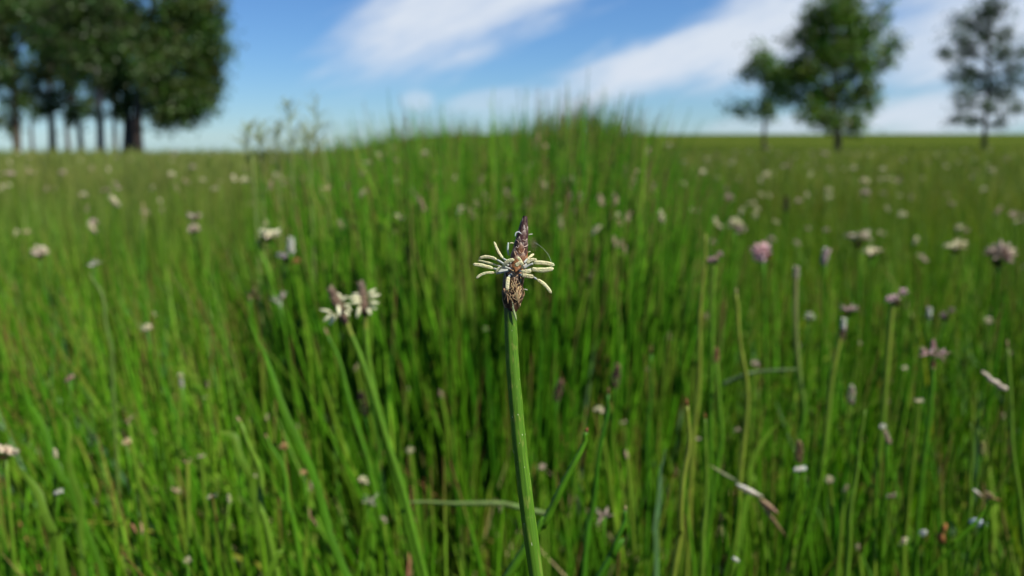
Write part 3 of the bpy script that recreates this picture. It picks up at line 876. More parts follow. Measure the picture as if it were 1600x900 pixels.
def stem_material():
    mt = bpy.data.materials.new('ribbed_green_stem'); mt.use_nodes = True
    nt = mt.node_tree; nt.nodes.clear(); N = nt.nodes.new; L = nt.links.new
    out = N('ShaderNodeOutputMaterial'); pb = N('ShaderNodeBsdfPrincipled')
    uv = N('ShaderNodeUVMap'); uv.uv_map = 'UVMap'
    mp = N('ShaderNodeMapping'); mp.inputs['Scale'].default_value = (46, 9, 1); L(uv.outputs[0], mp.inputs[0])
    n1 = N('ShaderNodeTexNoise'); n1.inputs['Scale'].default_value = 1.0; n1.inputs['Detail'].default_value = 4; L(mp.outputs[0], n1.inputs[0])
    mp2 = N('ShaderNodeMapping'); mp2.inputs['Scale'].default_value = (9, 26, 1); L(uv.outputs[0], mp2.inputs[0])
    n2 = N('ShaderNodeTexNoise'); n2.inputs['Scale'].default_value = 1.3; n2.inputs['Detail'].default_value = 3; L(mp2.outputs[0], n2.inputs[0])
    r = N('ShaderNodeValToRGB'); e = r.color_ramp.elements
    e[0].position = 0.3; e[0].color = (0.042, 0.118, 0.006, 1); e[1].position = 0.74; e[1].color = (0.105, 0.225, 0.014, 1)
    L(n1.outputs['Fac'], r.inputs[0])
    # a yellowed stripe and blotches
    rb = N('ShaderNodeValToRGB'); rb.color_ramp.elements[0].position = 0.56; rb.color_ramp.elements[1].position = 0.70
    L(n2.outputs['Fac'], rb.inputs[0])
    mx = N('ShaderNodeMixRGB'); mxf = N('ShaderNodeMath'); mxf.operation = 'MULTIPLY'; mxf.inputs[1].default_value = 0.45
    L(rb.outputs[0], mxf.inputs[0]); L(mxf.outputs[0], mx.inputs[0]); L(r.outputs[0], mx.inputs[1]); mx.inputs[2].default_value = (0.27, 0.27, 0.06, 1)
    # pale flecks
    mp3 = N('ShaderNodeMapping'); mp3.inputs['Scale'].default_value = (34, 120, 1); L(uv.outputs[0], mp3.inputs[0])
    vo = N('ShaderNodeTexVoronoi'); vo.inputs['Scale'].default_value = 1.0; L(mp3.outputs[0], vo.inputs['Vector'])
    lt = N('ShaderNodeMath'); lt.operation = 'LESS_THAN'; lt.inputs[1].default_value = 0.22; L(vo.outputs['Distance'], lt.inputs[0])
    sep = N('ShaderNodeSeparateColor'); L(vo.outputs['Color'], sep.inputs[0])
    gt = N('ShaderNodeMath'); gt.operation = 'GREATER_THAN'; gt.inputs[1].default_value = 0.955; L(sep.outputs[0], gt.inputs[0])
    fl = N('ShaderNodeMath'); fl.operation = 'MULTIPLY'; L(lt.outputs[0], fl.inputs[0]); L(gt.outputs[0], fl.inputs[1])
    mx2 = N('ShaderNodeMixRGB'); L(fl.outputs[0], mx2.inputs[0]); L(mx.outputs[0], mx2.inputs[1]); mx2.inputs[2].default_value = (0.6, 0.6, 0.4, 1)
    # dark olive tissue where the spikelet sits
    sx = N('ShaderNodeSeparateXYZ'); L(uv.outputs[0], sx.inputs[0])
    tp = N('ShaderNodeMapRange'); L(sx.outputs[1], tp.inputs[0]); tp.inputs[1].default_value = 0.012; tp.inputs[2].default_value = 0.075; tp.inputs[3].default_value = 0.85; tp.inputs[4].default_value = 0.0
    mx3 = N('ShaderNodeMixRGB'); L(tp.outputs[0], mx3.inputs[0]); L(mx2.outputs[0], mx3.inputs[1]); mx3.inputs[2].default_value = (0.05, 0.06, 0.02, 1)
    L(mx3.outputs[0], pb.inputs['Base Color'])
    pb.inputs['Roughness'].default_value = 0.45; pb.inputs['Specular IOR Level'].default_value = 0.22
    wv = N('ShaderNodeTexWave'); wv.inputs['Scale'].default_value = 3.1; wv.inputs['Distortion'].default_value = 2.5
    L(uv.outputs[0], wv.inputs[0])
    bp = N('ShaderNodeBump'); bp.inputs['Strength'].default_value = 0.22; bp.inputs['Distance'].default_value = 0.00008
    L(wv.outputs['Fac'], bp.inputs['Height']); L(bp.outputs[0], pb.inputs['Normal'])
    tr = N('ShaderNodeBsdfTranslucent'); L(mx3.outputs[0], tr.inputs[0])
    ms = N('ShaderNodeMixShader'); ms.inputs[0].default_value = 0.08; L(pb.outputs[0], ms.inputs[1]); L(tr.outputs[0], ms.inputs[2])
    L(ms.outputs[0], out.inputs[0])
    return mt


build_hero()

# ------------------------------------------------------------------ stems, leaves and flower heads that stand out
def to_ground(pts):
    """Carry a stem on from its lowest seen point down to the soil."""
    a, b = pts[-2], pts[-1]
    dirn = (b - a).normalized()
    if dirn.z > -0.5:
        dirn = Vector((dirn.x * 0.4, dirn.y, -1)).normalized()
    gz = -0.003
    k = (b.z - gz) / -dirn.z
    k = min(k, 0.5)
    mid = b + dirn * k * 0.5
    end = Vector((b.x + dirn.x * k * 0.8, b.y + dirn.y * k * 0.8, gz))
    return pts + [mid, end]


def stalk_points(poly, d, slope=0.0):
    pts = [P(x, y, d + slope * i) for i, (x, y) in enumerate(poly)]
    return to_ground(pts)


SG = 'single stems standing out of the bed'


def nm_tan(name):
    return name == 'withered_stalk'


def stem_thing(name, cat, label, poly, d, wpx, col, tipcol=None, flat=False, group=SG, slope=0.0, ground=True, tipfrac=0.06, mat=None, dry=False):
    pts = stalk_points(poly, d, slope) if ground else [P(x, y, d + slope * i) for i, (x, y) in enumerate(poly)]
    sp = spline(pts, 30)
    w = wpx * 0.84 * d / F
    jit = random.uniform(0, 6)
    for i in range(3, 27):
        sp[i] = sp[i] + Vector((math.sin(i * 0.55 + jit), math.cos(i * 0.4 + jit), 0)) * w * 0.28
    base = Vector((sp[-1].x, sp[-1].y, 0)) if ground else sp[-1]
    n = len(sp)
    if mat is None:
        mat = M_DRY if dry else (M_GRASS if flat else M_RUSH)
    cols = []
    for i in range(n):
        t = i / (n - 1)
        c = vary(col, 0.10)
        if dry and ground: c = lerpc(c, G_MID, sstep(0.08, 0.35, t) if nm_tan(name) else sstep(0.5, 0.8, t))
        if not dry: c = lerpc(c, tuple(x * 0.8 for x in G_MID), 0.5 * t)
        cols.append(c)
    rad = [w * 0.5 * (0.5 + 0.6 * min(1, i / 16)) * (0.6 if i == 0 else 1) for i in range(n)]
    k = max(1, int(n * tipfrac)) if tipcol else 0
    m = MB()
    if flat:
        m.ribbon(sp[k:], [w * min(1, 0.12 + (i + k) / 9) for i in range(n - k)], cols[k:], Vector((1, 0.35, 0)).normalized(), 0.16)
    else:
        m.tube(sp[k:], rad[k:], cols[k:], 8)
    if not tipcol:
        o = m.build(name, mat, None, True, base)
        return tag(o, label, cat, group)
    e = empty(name, base); tag(e, label, cat, group)
    m.build('stem', mat, e, True, base)
    tm = MB(); tm.tube(sp[:k + 1], [r * (0.55 + 0.45 * i / max(1, k)) for i, r in enumerate(rad[:k + 1])], [vary(tipcol, 0.2) for _ in range(k + 1)], 8)
    tm.build('dried_tip', M_DRY, e, True, base)
    return e


STEMS = [
    ('leaning green rush stem with orange-brown tip, right of the focused flower\'s stem', [(918, 668), (906, 703), (882, 758), (846, 820), (800, 895)], .185, 15, G_MID, RUST, 0),
    ('dark green upright rush stem with brown point, second right of the focused stem', [(951, 605), (946, 660), (934, 730), (923, 800), (915, 890)], .25, 12, G_DEEP, BROWN, 0),
    ('yellow-green upright stem with brown cut tip, left of a thinner twin', [(1073, 622), (1075, 680), (1070, 740), (1062, 820), (1052, 898)], .24, 12, G_YEL, RUST, 0),
    ('thin upright stem with brown tip, right of its thicker yellow-green twin', [(1101, 645), (1104, 700), (1101, 800), (1098, 898)], .27, 9, G_LIGHT, RUST, 0),
    ('tall straight light green stem beside the dark and pink flower head', [(1103, 365), (1099, 430), (1094, 520), (1089, 620), (1083, 720)], .36, 10, G_YEL, None, 0),
    ('yellow-green stem with a wavy double bend, between tall straight stem and pale-topped stalk', [(1150, 450), (1152, 490), (1159, 545), (1166, 610), (1162, 700), (1154, 790)], .33, 10, G_YEL, TAN, 0),
    ('stem curving gently outward along the photo\'s right border', [(1574, 530), (1577, 600), (1581, 680), (1589, 760), (1600, 840)], .31, 9, G_LIGHT, TAN, 0),
    ('pale grass leaf bending over to the right below the pale sliver', [(1238, 648), (1200, 676), (1178, 722), (1169, 765), (1160, 830)], .32, 12, G_LIGHT, None, 1),
    ('grass leaf folded over like a hook, left of the tan-tipped bending stem', [(325, 679), (345, 676), (362, 683), (376, 706), (388, 740), (398, 800)], .30, 13, G_LIGHT, None, 1),
    ('bending light green stem with tan tip in the left foreground', [(370, 651), (386, 680), (397, 712), (405, 751), (411, 790), (425, 860)], .27, 13, G_LIGHT, TAN, 0),
    ('short stem with frayed brown tip beside the black gap, left foreground', [(414, 678), (427, 704), (445, 745), (453, 793), (462, 850)], .30, 9, G_MID, TAN, 0),
    ('long broad grass blade slanting down from upper left to bottom centre', [(388, 497), (412, 560), (440, 625), (470, 692), (490, 755), (512, 820), (545, 900)], .26, 14, G_MID, None, 1),
    ('bright broad blade slanting below the large cream petal at the left border', [(18, 712), (43, 754), (68, 786), (84, 830), (95, 890)], .26, 15, G_LIGHT, None, 1),
    ('upright pale blade with a bent waist in the left foreground', [(92, 636), (109, 678), (113, 738), (124, 795), (130, 870)], .29, 11, G_LIGHT, None, 1),
    ('slanting green blade at far left under the cream flower heads', [(30, 590), (50, 640), (72, 690), (100, 745), (120, 800)], .30, 13, G_MID, None, 1),
    ('dark green rush stem running beside the paired cream flowers, slightly shorter', [(507, 512), (530, 570), (552, 640), (575, 730), (600, 850)], .33, 10, G_MID, TAN, 0),
    ('withered tan stalk standing alone in the upper middle of the tall clump', [(617, 360), (613, 400), (609, 440), (606, 500)], .60, 9, TAN, None, 0),
    ('slender stalk with a yellowed neck at the far left', [(140, 427), (158, 463), (167, 500), (172, 540), (176, 600)], .40, 7, (0.13, 0.19, 0.04), None, 0),
    ('knobbly tan stalk drooping in the upper left meadow', [(222, 315), (227, 345), (222, 390), (226, 440)], .62, 6, (0.33, 0.27, 0.12), None, 0),
    ('short upright light stem at the right edge above the dried tan flower', [(1517, 660), (1519, 712), (1516, 760), (1514, 830)], .30, 7, G_LIGHT, None, 0),
    ('straight bright green stem rising between pink bud stalk and pale sliver, right foreground', [(1352, 640), (1340, 720), (1330, 800), (1322, 890)], .28, 9, G_LIGHT, None, 0),
    ('broad leaf rising diagonally in the bottom right corner', [(1560, 770), (1530, 810), (1490, 850), (1450, 895)], .27, 13, G_MID, None, 1),
    ('short blunt stem with tan tip at the bottom, right of the leaning brown-tipped one', [(978, 790), (970, 830), (955, 870), (940, 898)], .22, 12, G_DEEP, TAN, 0),
    ('light blade curling at the bottom edge in the left foreground', [(455, 868), (440, 872), (428, 885), (420, 900)], .25, 12, G_LIGHT, None, 1),
    ('glossy blue-green blade standing at the lower centre right', [(1040, 700), (1030, 760), (1026, 820), (1024, 890)], .27, 11, G_BLUE, None, 1),
    ('thin dark green stem right of the focused flower, at its height of the stalk', [(1018, 540), (1015, 620), (1012, 700), (1010, 800)], .38, 8, G_DEEP, BROWN, 0),
]
for lab, poly, d, w, col, tip, fl in STEMS:
    nm = 'grass_blade' if fl else 'rush_stem'
    if col == TAN or lab.startswith('knobbly'): nm = 'withered_stalk'
    stem_thing(nm, 'grass blade' if fl else 'stalk' if nm == 'withered_stalk' else 'rush stem', lab, poly, d, w, col, tip, bool(fl), dry=(nm == 'withered_stalk'))


# loose pieces lying across the stems
stem_thing('fallen_stem', 'stem', 'pale dead stem lying level behind the focused flower\'s stalk', [(636, 784), (690, 786), (750, 786), (800, 790), (858, 804)], .292, 9, (0.13, 0.20, 0.05), None, False, None, 0.0, False, dry=True)
stem_thing('fallen_stem', 'stem', 'thin grey-green sliver lying level across the right-hand stems', [(1244, 577), (1195, 580), (1160, 587), (1130, 600)], .345, 7, (0.15, 0.22, 0.08), None, False, None, 0.004, False, dry=True)
stem_thing('fallen_stem', 'stem', 'pale straw sliver tilted against the curving stem at the right border', [(1534, 580), (1545, 590), (1558, 600), (1572, 608)], .30, 9, (0.5, 0.42, 0.33), None, False, None, 0.0, False, dry=True)


def lump_head(size, kind, c1, c2, seed, lod=1.0):
    """Flower head of many petals, centred on the origin, top along +Z."""
    rnd = random.Random(seed); m = MB(); S = size
    if kind == 'round':
        for i in range(int(34 * lod)):
            z = 1 - 1.45 * (i + 0.5) / (34 * lod); th = i * 2.39996; r = math.sqrt(max(0, 1 - z * z))
            ax = Vector((r * math.cos(th), r * math.sin(th), z + 0.25))
            m.blob(ax * S * 0.10, ax, S * rnd.uniform(.34, .46), S * 0.17, tuple(x * .8 for x in c1), vary(c2, .2), 5, 4, 0.6, rnd.uniform(-.2, .3))
    elif kind == 'oval':
        for i in range(int(22 * lod)):
            th = i * 2.39996; el = rnd.uniform(-0.1, 0.75)
            ax = Vector((math.cos(th) * math.cos(el), math.sin(th) * math.cos(el), math.sin(el) * 0.7))
            m.blob(ax * S * 0.06, ax, S * rnd.uniform(.36, .5), S * 0.15, c1, vary(c2, .15), 5, 4, 0.55, rnd.uniform(-.1, .2))
    elif kind == 'upright':
        for i in range(int(16 * lod)):
            t = i / (16 * lod); th = i * 2.39996
            ax = Vector((math.cos(th) * .55, math.sin(th) * .55, .9))
            m.blob(Vector((0, 0, (t - .6) * S * .8)), ax, S * .38, S * 0.2, c1, vary(c2, .2), 5, 4, 0.6, -.15)
    elif kind == 'three':
        for k in range(3):
            o = Vector((math.cos(k * 2.1 + seed) * S * .28, math.sin(k * 2.1 + seed) * S * .22, (S * .26 if k == 0 else -S * .05)))
            for i in range(10):
                th = i * 2.39996; z = 1 - 1.6 * (i + .5) / 10; r = math.sqrt(max(0, 1 - z * z))
                ax = Vector((r * math.cos(th), r * math.sin(th), z))
                m.blob(o, ax, S * .2, S * .15, tuple(x * .7 for x in c1), vary(c2, .2), 5, 3, .7)
    elif kind == 'spike':
        for i in range(int(26 * lod)):
            t = i / (26 * lod); th = i * 2.39996; r = S * 0.16 * math.sin(math.pi * (0.2 + 0.78 * t)) ** .8
            ax = Vector((math.cos(th) * .30, math.sin(th) * .30, .95))
            m.blob(Vector((math.cos(th) * r * .6, math.sin(th) * r * .6, (t - .55) * S * .95)), ax, S * .26, S * .15, c1, vary(c2, .3), 5, 3, .5, -.1)
    elif kind == 'dry':
        for i in range(int(9 * lod)):
            ax = Vector((rnd.uniform(-1, 1), rnd.uniform(-.5, .5), rnd.uniform(-.4, .8)))
            m.blob(ax * S * .05, ax, S * rnd.uniform(.3, .6), S * rnd.uniform(.10, .2), vary(c1, .25), vary(c2, .25), 5, 5, .35, rnd.uniform(-.5, .5))
    return m


def head_thing(name, cat, label, px, py, size_px, d, kind, c1, c2, poly=None, stem_w=None, stem_col=G_LIGHT, calyx=DARKB, group=None, extra=None, tilt=(0, 0)):
    c = P(px, py, d); S = size_px * 0.86 * d / F
    pts = [c] + (stalk_points(poly, d) if poly else [])
    if not poly:
        lean = Vector((random.uniform(-.12, .12), random.uniform(-.05, .12), -1))
        end = c + lean * (c.z + 0.004)
        pts = [c, c.lerp(end, .35) + Vector((random.uniform(-.008, .008), 0, 0)), c.lerp(end, .7) + Vector((random.uniform(-.006, .006), 0, 0)), end]
    sp = spline(pts, 20)
    base = Vector((sp[-1].x, sp[-1].y, 0))
    e = empty(name, base); tag(e, label, cat, group)
    w = (stem_w if stem_w else 8) * 0.85 * d / F
    st = MB(); st.tube(sp, [w * .5 * (.65 + .35 * min(1, i / 4)) for i in range(20)], [lerpc(vary(stem_col, .1), G_MID, min(1, 1.6 * i / 19)) for i in range(20)], 7)
    st.build('stem', M_RUSH, e, True, base)
    h = lump_head(S, kind, c1, c2, int(px * 7 + py))
    rot = Matrix.Rotation(math.radians(tilt[0]), 4, 'Y') @ Matrix.Rotation(math.radians(tilt[1]), 4, 'X')
    h.v = [rot @ v for v in h.v]
    ho = h.build('flower_head', M_PETAL if kind not in ('spike', 'dry') else M_DRY, e, True, None)
    ho.location = c - base
    if calyx is not None and kind in ('round', 'oval', 'three', 'upright'):
        k = MB()
        for i in range(7):
            th = i * .9
            k.blob(Vector((0, 0, -S * .32)), (math.cos(th) * .8, math.sin(th) * .8, .75), S * .3, S * .16, calyx, vary(calyx, .3), 5, 3, .5)
        k.v = [rot @ v for v in k.v]
        ko = k.build('calyx', M_DRY, e); ko.location = c - base
    if extra:
        for (ex, ey, es, ek, e1, e2) in extra:
            x = lump_head(es * d / F, ek, e1, e2, int(ex + ey))
            xo = x.build('side_bud', M_PETAL, e); xo.location = P(ex, ey, d - 0.003) - base
    return e


FG = 'flower heads that stand out in the meadow'
CB = (0.62, 0.55, 0.38)
BR2 = (0.20, 0.11, 0.08)
HEADS = [
    ('clover_flower', 'flower', 'largest bright pink flower head, nodding, right of the focused flower', 1192, 397, 46, .46, 'round', PINK, (0.72, 0.47, 0.49), None, 8, G_MID, (0.22, 0.10, 0.04), None, (-50, 10)),
    ('flower_stalk', 'flower', 'dark bud with one pink petal beside the tall straight stem', 1117, 405, 34, .36, 'three', DARKB, PINK, [(1115, 425), (1112, 500), (1112, 580), (1110, 680)], 9, G_LIGHT, DARKB, None, (0, 0)),
    ('flower_stalk', 'flower', 'large shaggy brown and pale pink head close to the right border', 1562, 402, 54, .55, 'round', (0.26, 0.17, 0.12), (0.62, 0.47, 0.38), None, 8, G_MID, DARKB, None, (20, 0)),
    ('flower_stalk', 'flower', 'bright cream oval head with dark underside in the right meadow', 1362, 394, 36, .60, 'oval', CREAM, CB, None, 7, G_MID, DARKB, None, (0, 0)),
    ('flower_stalk', 'flower', 'wide beige head just behind the bright cream oval one', 1342, 372, 50, .78, 'oval', CB, (0.48, 0.43, 0.32), None, 6, G_MID, BROWN, None, (0, 0)),
    ('flower_stalk', 'flower', 'wide cream dome-shaped head left of the shaggy brown and pink one', 1493, 385, 42, .68, 'oval', CB, CREAM, None, 6, G_MID, BROWN, None, (0, 0)),
    ('flower_stalk', 'flower', 'pink three-lobed head on a long straight green stem, right meadow', 1400, 466, 46, .38, 'three', (0.4, 0.22, 0.24), (0.68, 0.50, 0.50), [(1393, 490), (1385, 580), (1379, 656), (1369, 750), (1362, 892)], 11, G_YEL, BROWN, None, (0, 0)),
    ('flower_stalk', 'flower', 'dark brown bud capped with one white petal, right meadow', 1316, 520, 36, .36, 'spike', DARKB, BR2, [(1310, 540), (1298, 600), (1289, 694), (1277, 769), (1262, 825)], 11, G_YEL, None, [(1318, 507, 20, 'upright', WHITE, WHITE)], (8, 0)),
    ('flower_stalk', 'flower', 'pale-topped tan stalk between wavy stem and dark bud', 1244, 428, 28, .40, 'upright', TAN, (0.66, 0.62, 0.48), [(1243, 450), (1243, 520), (1249, 590), (1256, 640), (1248, 700)], 10, (0.23, 0.20, 0.08), BROWN, None, (0, 0)),
    ('flower_stalk', 'flower', 'flat mauve-brown head just above the white-capped dark bud', 1325, 484, 34, .44, 'oval', MAUVE, (0.40, 0.30, 0.28), None, 7, G_MID, DARKB, None, (0, 0)),
    ('flower_stalk', 'flower', 'upright white and pink oval head right of the large pink flower', 1289, 402, 32, .50, 'upright', (0.62, 0.42, 0.36), (0.68, 0.6, 0.55), None, 7, G_MID, BROWN, None, (12, 0)),
    ('flower_stalk', 'flower', 'cream head alone above and left of the large pink flower', 1148, 352, 28, .66, 'round', CB, CREAM, None, 6, G_MID, BROWN, None, (0, 0)),
    ('flower_stalk', 'flower', 'small twin white buds above the red bud with curved petal', 1452, 490, 22, .40, 'upright', WHITE, WHITE, None, 6, G_MID, BROWN, None, (0, 0)),
    ('flower_stalk', 'flower', 'red bud with one long curved pale pink petal, right foreground', 1458, 572, 20, .33, 'spike', (0.36, 0.10, 0.06), (0.55, 0.22, 0.15), [(1457, 600), (1452, 656), (1442, 731), (1433, 825)], 9, G_MID, None, [(1450, 552, 30, 'dry', (0.62, 0.46, 0.40), (0.55, 0.38, 0.33)), (1470, 556, 26, 'dry', (0.58, 0.42, 0.36), (0.55, 0.38, 0.33)), (1458, 540, 16, 'spike', PINK, PINK)], (0, 0)),
    ('flower_stalk', 'flower', 'reddish brown oval bud at the foot of the tall straight stem', 1119, 558, 30, .34, 'spike', (0.26, 0.10, 0.05), (0.36, 0.16, 0.09), [(1120, 576), (1124, 640), (1128, 680), (1118, 750)], 9, G_LIGHT, None, None, (0, 0)),
    ('flower_stalk', 'flower', 'small round greenish white head right of the pale-topped tan stalk', 1265, 497, 20, .44, 'round', (0.5, 0.55, 0.36), (0.6, 0.62, 0.45), None, 6, G_MID, G_MID, None, (0, 0)),
    ('flower_stalk', 'flower', 'dark mauve head low among the right border heads', 1478, 492, 32, .50, 'three', (0.16, 0.09, 0.09), (0.3, 0.2, 0.2), None, 7, G_MID, DARKB, None, (0, 0)),
    ('flower_stalk', 'flower', 'tall dark brown dead head in the upper right meadow', 1228, 320, 26, .95, 'spike', DARKB, (0.07, 0.04, 0.03), None, 5, G_MID, None, None, (0, 0)),
    ('flower_stalk', 'flower', 'wide flat cream head on a crooked bent stem, left of the paired flowers', 420, 367, 44, .52, 'oval', CREAM, (0.8, 0.74, 0.55), [(404, 385), (420, 425), (425, 457), (437, 485), (452, 560)], 12, G_LIGHT, BROWN, None, (8, 0)),
    ('flower_stalk', 'flower', 'white and pink twin head with a rusty spot, upper left', 445, 398, 34, .50, 'three', PINK, (0.74, 0.64, 0.62), None, 8, G_MID, BROWN, [(455, 385, 28, 'upright', WHITE, WHITE), (463, 410, 14, 'round', RUST, (0.5, 0.22, 0.1))], (0, 0)),
    ('flower_stalk', 'flower', 'ragged cream head near the photo\'s left border, upper meadow', 62, 397, 32, .58, 'round', CB, (0.74, 0.62, 0.48), None, 7, G_MID, BROWN, None, (0, 0)),
    ('flower_stalk', 'flower', 'upper of two pinkish heads stacked in the upper left meadow', 304, 339, 28, .75, 'oval', (0.5, 0.4, 0.33), (0.64, 0.5, 0.44), None, 6, G_MID, BROWN, None, (0, 0)),
    ('flower_stalk', 'flower', 'lower cream head of the two stacked in the upper left meadow', 303, 360, 24, .68, 'round', CB, (0.68, 0.55, 0.42), None, 6, G_MID, BROWN, None, (0, 0)),
    ('flower_stalk', 'flower', 'frayed grey-white head on the slender yellowed stalk\'s left side', 147, 413, 24, .48, 'dry', WHITE, (0.55, 0.5, 0.44), None, 6, G_MID, None, None, (0, 0)),
    ('flower_stalk', 'flower', 'tilted cream oval head high in the left meadow', 180, 315, 26, .85, 'upright', CB, CREAM, None, 5, G_MID, BROWN, None, (-35, 0)),
    ('flower_stalk', 'flower', 'narrow cream head leaning left below the tilted oval one', 145, 357, 22, .72, 'upright', CB, CREAM, None, 5, G_MID, BROWN, None, (-30, 0)),
    ('flower_stalk', 'flower', 'round creamy white dot of a head in the left middle', 230, 514, 20, .40, 'round', CB, CREAM, None, 6, G_MID, TAN, None, (0, 0)),
    ('flower_stalk', 'flower', 'large torn cream petal with brown centre cut by the left border', 8, 706, 46, .28, 'oval', (0.62, 0.46, 0.32), (0.74, 0.62, 0.46), None, 10, G_LIGHT, BROWN, None, (20, -25)),
    ('flower_stalk', 'flower', 'bright white oval seed head low in the left foreground', 91, 769, 19, .30, 'upright', WHITE, WHITE, None, 7, G_MID, None, None, (70, 0)),
    ('flower_stalk', 'flower', 'small cream bud under a dark husk, left foreground', 198, 692, 18, .31, 'round', (0.6, 0.45, 0.2), (0.72, 0.6, 0.35), None, 7, G_MID, None, [(194, 680, 16, 'spike', DARKB, BROWN)], (0, 0)),
    ('flower_stalk', 'flower', 'cream bud with reddish husk on a slanting stalk, left border', 87, 710, 20, .30, 'upright', CB, CREAM, None, 8, G_LIGHT, (0.2, 0.08, 0.05), None, (0, 0)),
    ('flower_stalk', 'flower', 'small pink oval bud on the left, above the dark-husked one', 108, 592, 20, .36, 'upright', (0.5, 0.26, 0.2), (0.66, 0.42, 0.36), None, 6, G_MID, None, None, (55, 0)),
    ('flower_stalk', 'flower', 'faint grey-white bud above the hooked grass leaf', 284, 600, 20, .36, 'upright', (0.4, 0.36, 0.3), (0.55, 0.52, 0.45), None, 6, G_MID, None, None, (0, 0)),
    ('flower_stalk', 'flower', 'orange-tan dried bud right of the frayed brown tip', 443, 699, 18, .31, 'round', (0.42, 0.25, 0.1), (0.5, 0.32, 0.14), None, 6, G_MID, None, None, (0, 0)),
    ('flower_stalk', 'flower', 'lower orange-tan dried bud beside the long broad blade', 475, 738, 20, .30, 'oval', (0.42, 0.27, 0.1), (0.5, 0.34, 0.16), None, 6, G_MID, None, None, (0, 0)),
    ('flower_stalk', 'flower', 'tan topped upright stalk standing in the left foreground', 293, 722, 18, .29, 'dry', TAN, (0.5, 0.4, 0.2), [(293, 735), (294, 793), (296, 843), (298, 890)], 9, G_YEL, None, None, (0, 0)),
    ('flower_stalk', 'flower', 'yellow-white bud above the bottom edge, left foreground', 358, 780, 18, .29, 'upright', (0.5, 0.48, 0.24), (0.6, 0.58, 0.34), None, 6, G_LIGHT, None, None, (0, 0)),
    ('flower_stalk', 'flower', 'pale round bud at the bottom edge, left foreground', 293, 877, 16, .25, 'round', (0.4, 0.38, 0.2), (0.5, 0.48, 0.28), None, 7, G_MID, None, None, (0, 0)),
    ('flower_stalk', 'flower', 'white-tipped brown seed hanging from a stem, right foreground', 1249, 733, 22, .29, 'upright', WHITE, WHITE, None, 6, G_MID, None, [(1248, 708, 34, 'spike', BROWN, TAN)], (80, 0)),
    ('flower_stalk', 'flower', 'small white and pink bud on the pink three-lobed flower\'s stem', 1386, 684, 26, .31, 'spike', (0.45, 0.3, 0.25), (0.5, 0.38, 0.3), None, 7, G_MID, None, [(1379, 668, 12, 'round', WHITE, WHITE)], (-20, 0)),
    ('flower_stalk', 'flower', 'slim tan spike with a pale top between the dark bud and three-lobed stem', 1330, 618, 34, .34, 'spike', (0.22, 0.17, 0.09), (0.6, 0.56, 0.42), None, 6, G_LIGHT, None, None, (0, 0)),
    ('flower_stalk', 'flower', 'thin yellow spike above the dried tan flower, right border', 1535, 702, 26, .31, 'spike', (0.22, 0.12, 0.05), (0.45, 0.5, 0.15), None, 5, G_MID, None, None, (0, 0)),
    ('flower_stalk', 'flower', 'pale pink withered flower low right of the focused stem', 944, 808, 40, .30, 'dry', (0.5, 0.34, 0.3), (0.55, 0.5, 0.34), None, 7, G_MID, None, None, (0, 0)),
    ('flower_stalk', 'flower', 'white and yellow withered flower low behind the long broad blade', 576, 788, 40, .31, 'dry', (0.52, 0.52, 0.34), (0.6, 0.6, 0.42), None, 7, G_MID, None, None, (0, 0)),
    ('spikerush_stalk', 'spikerush', 'blackish slim spikelet left of the paired cream flowers\' stem', 567, 632, 44, .345, 'spike', DARKB, (0.07, 0.04, 0.03), None, 7, G_DEEP, None, None, (-6, 0)),
    ('spikerush_stalk', 'spikerush', 'dark leaning spikelet just right of the focused stem', 872, 612, 40, .38, 'spike', DARKB, BR2, None, 7, G_MID, None, None, (14, 0)),
    ('spikerush_stalk', 'spikerush', 'dim dark spikelet above the brown-pointed dark stem', 962, 590, 44, .40, 'spike', DARKB, BR2, None, 7, G_MID, None, None, (8, 0)),
    ('spikerush_stalk', 'spikerush', 'tan spikelet directly above the focused flower\'s tip', 823, 318, 34, .85, 'spike', (0.25, 0.16, 0.08), (0.5, 0.36, 0.2), None, 6, G_MID, None, None, (0, 0)),
    ('spikerush_stalk', 'spikerush', 'pale pinkish spikelet pair just right of the focused flower\'s tip', 855, 325, 34, .82, 'dry', (0.45, 0.33, 0.26), (0.55, 0.44, 0.34), None, 6, G_MID, None, None, (0, 0)),
    ('spikerush_stalk', 'spikerush', 'cream and tan spikelet pair left of the focused flower\'s tip', 786, 345, 34, .80, 'dry', (0.55, 0.42, 0.3), (0.62, 0.54, 0.38), None, 6, G_MID, None, None, (0, 0)),
    ('spikerush_stalk', 'spikerush', 'pale spread flower high in the clump, left of centre', 655, 348, 36, .80, 'dry', (0.5, 0.46, 0.36), (0.6, 0.56, 0.45), None, 6, G_MID, None, None, (0, 0)),
    ('spikerush_stalk', 'spikerush', 'brown and cream ragged flower level with the anthers, right of them', 920, 437, 36, .62, 'dry', (0.35, 0.24, 0.16), (0.6, 0.52, 0.38), None, 7, G_MID, None, None, (0, 0)),
    ('spikerush_stalk', 'spikerush', 'tan head topping the tall clump against the sky line', 838, 224, 34, .95, 'spike', (0.35, 0.25, 0.13), (0.5, 0.4, 0.24), None, 6, G_MID, None, None, (0, 0)),
    ('spikerush_stalk', 'spikerush', 'rusty withered spikelet beside the crooked-stemmed cream head', 392, 462, 34, .42, 'dry', (0.16, 0.08, 0.05), (0.26, 0.16, 0.1), None, 7, G_MID, None, None, (0, 0)),
    ('spikerush_stalk', 'spikerush', 'pale drooping spikelet below the crooked-stemmed cream head', 437, 470, 34, .44, 'dry', (0.42, 0.4, 0.34), (0.52, 0.46, 0.4), None, 7, G_MID, None, None, (0, 0)),
]
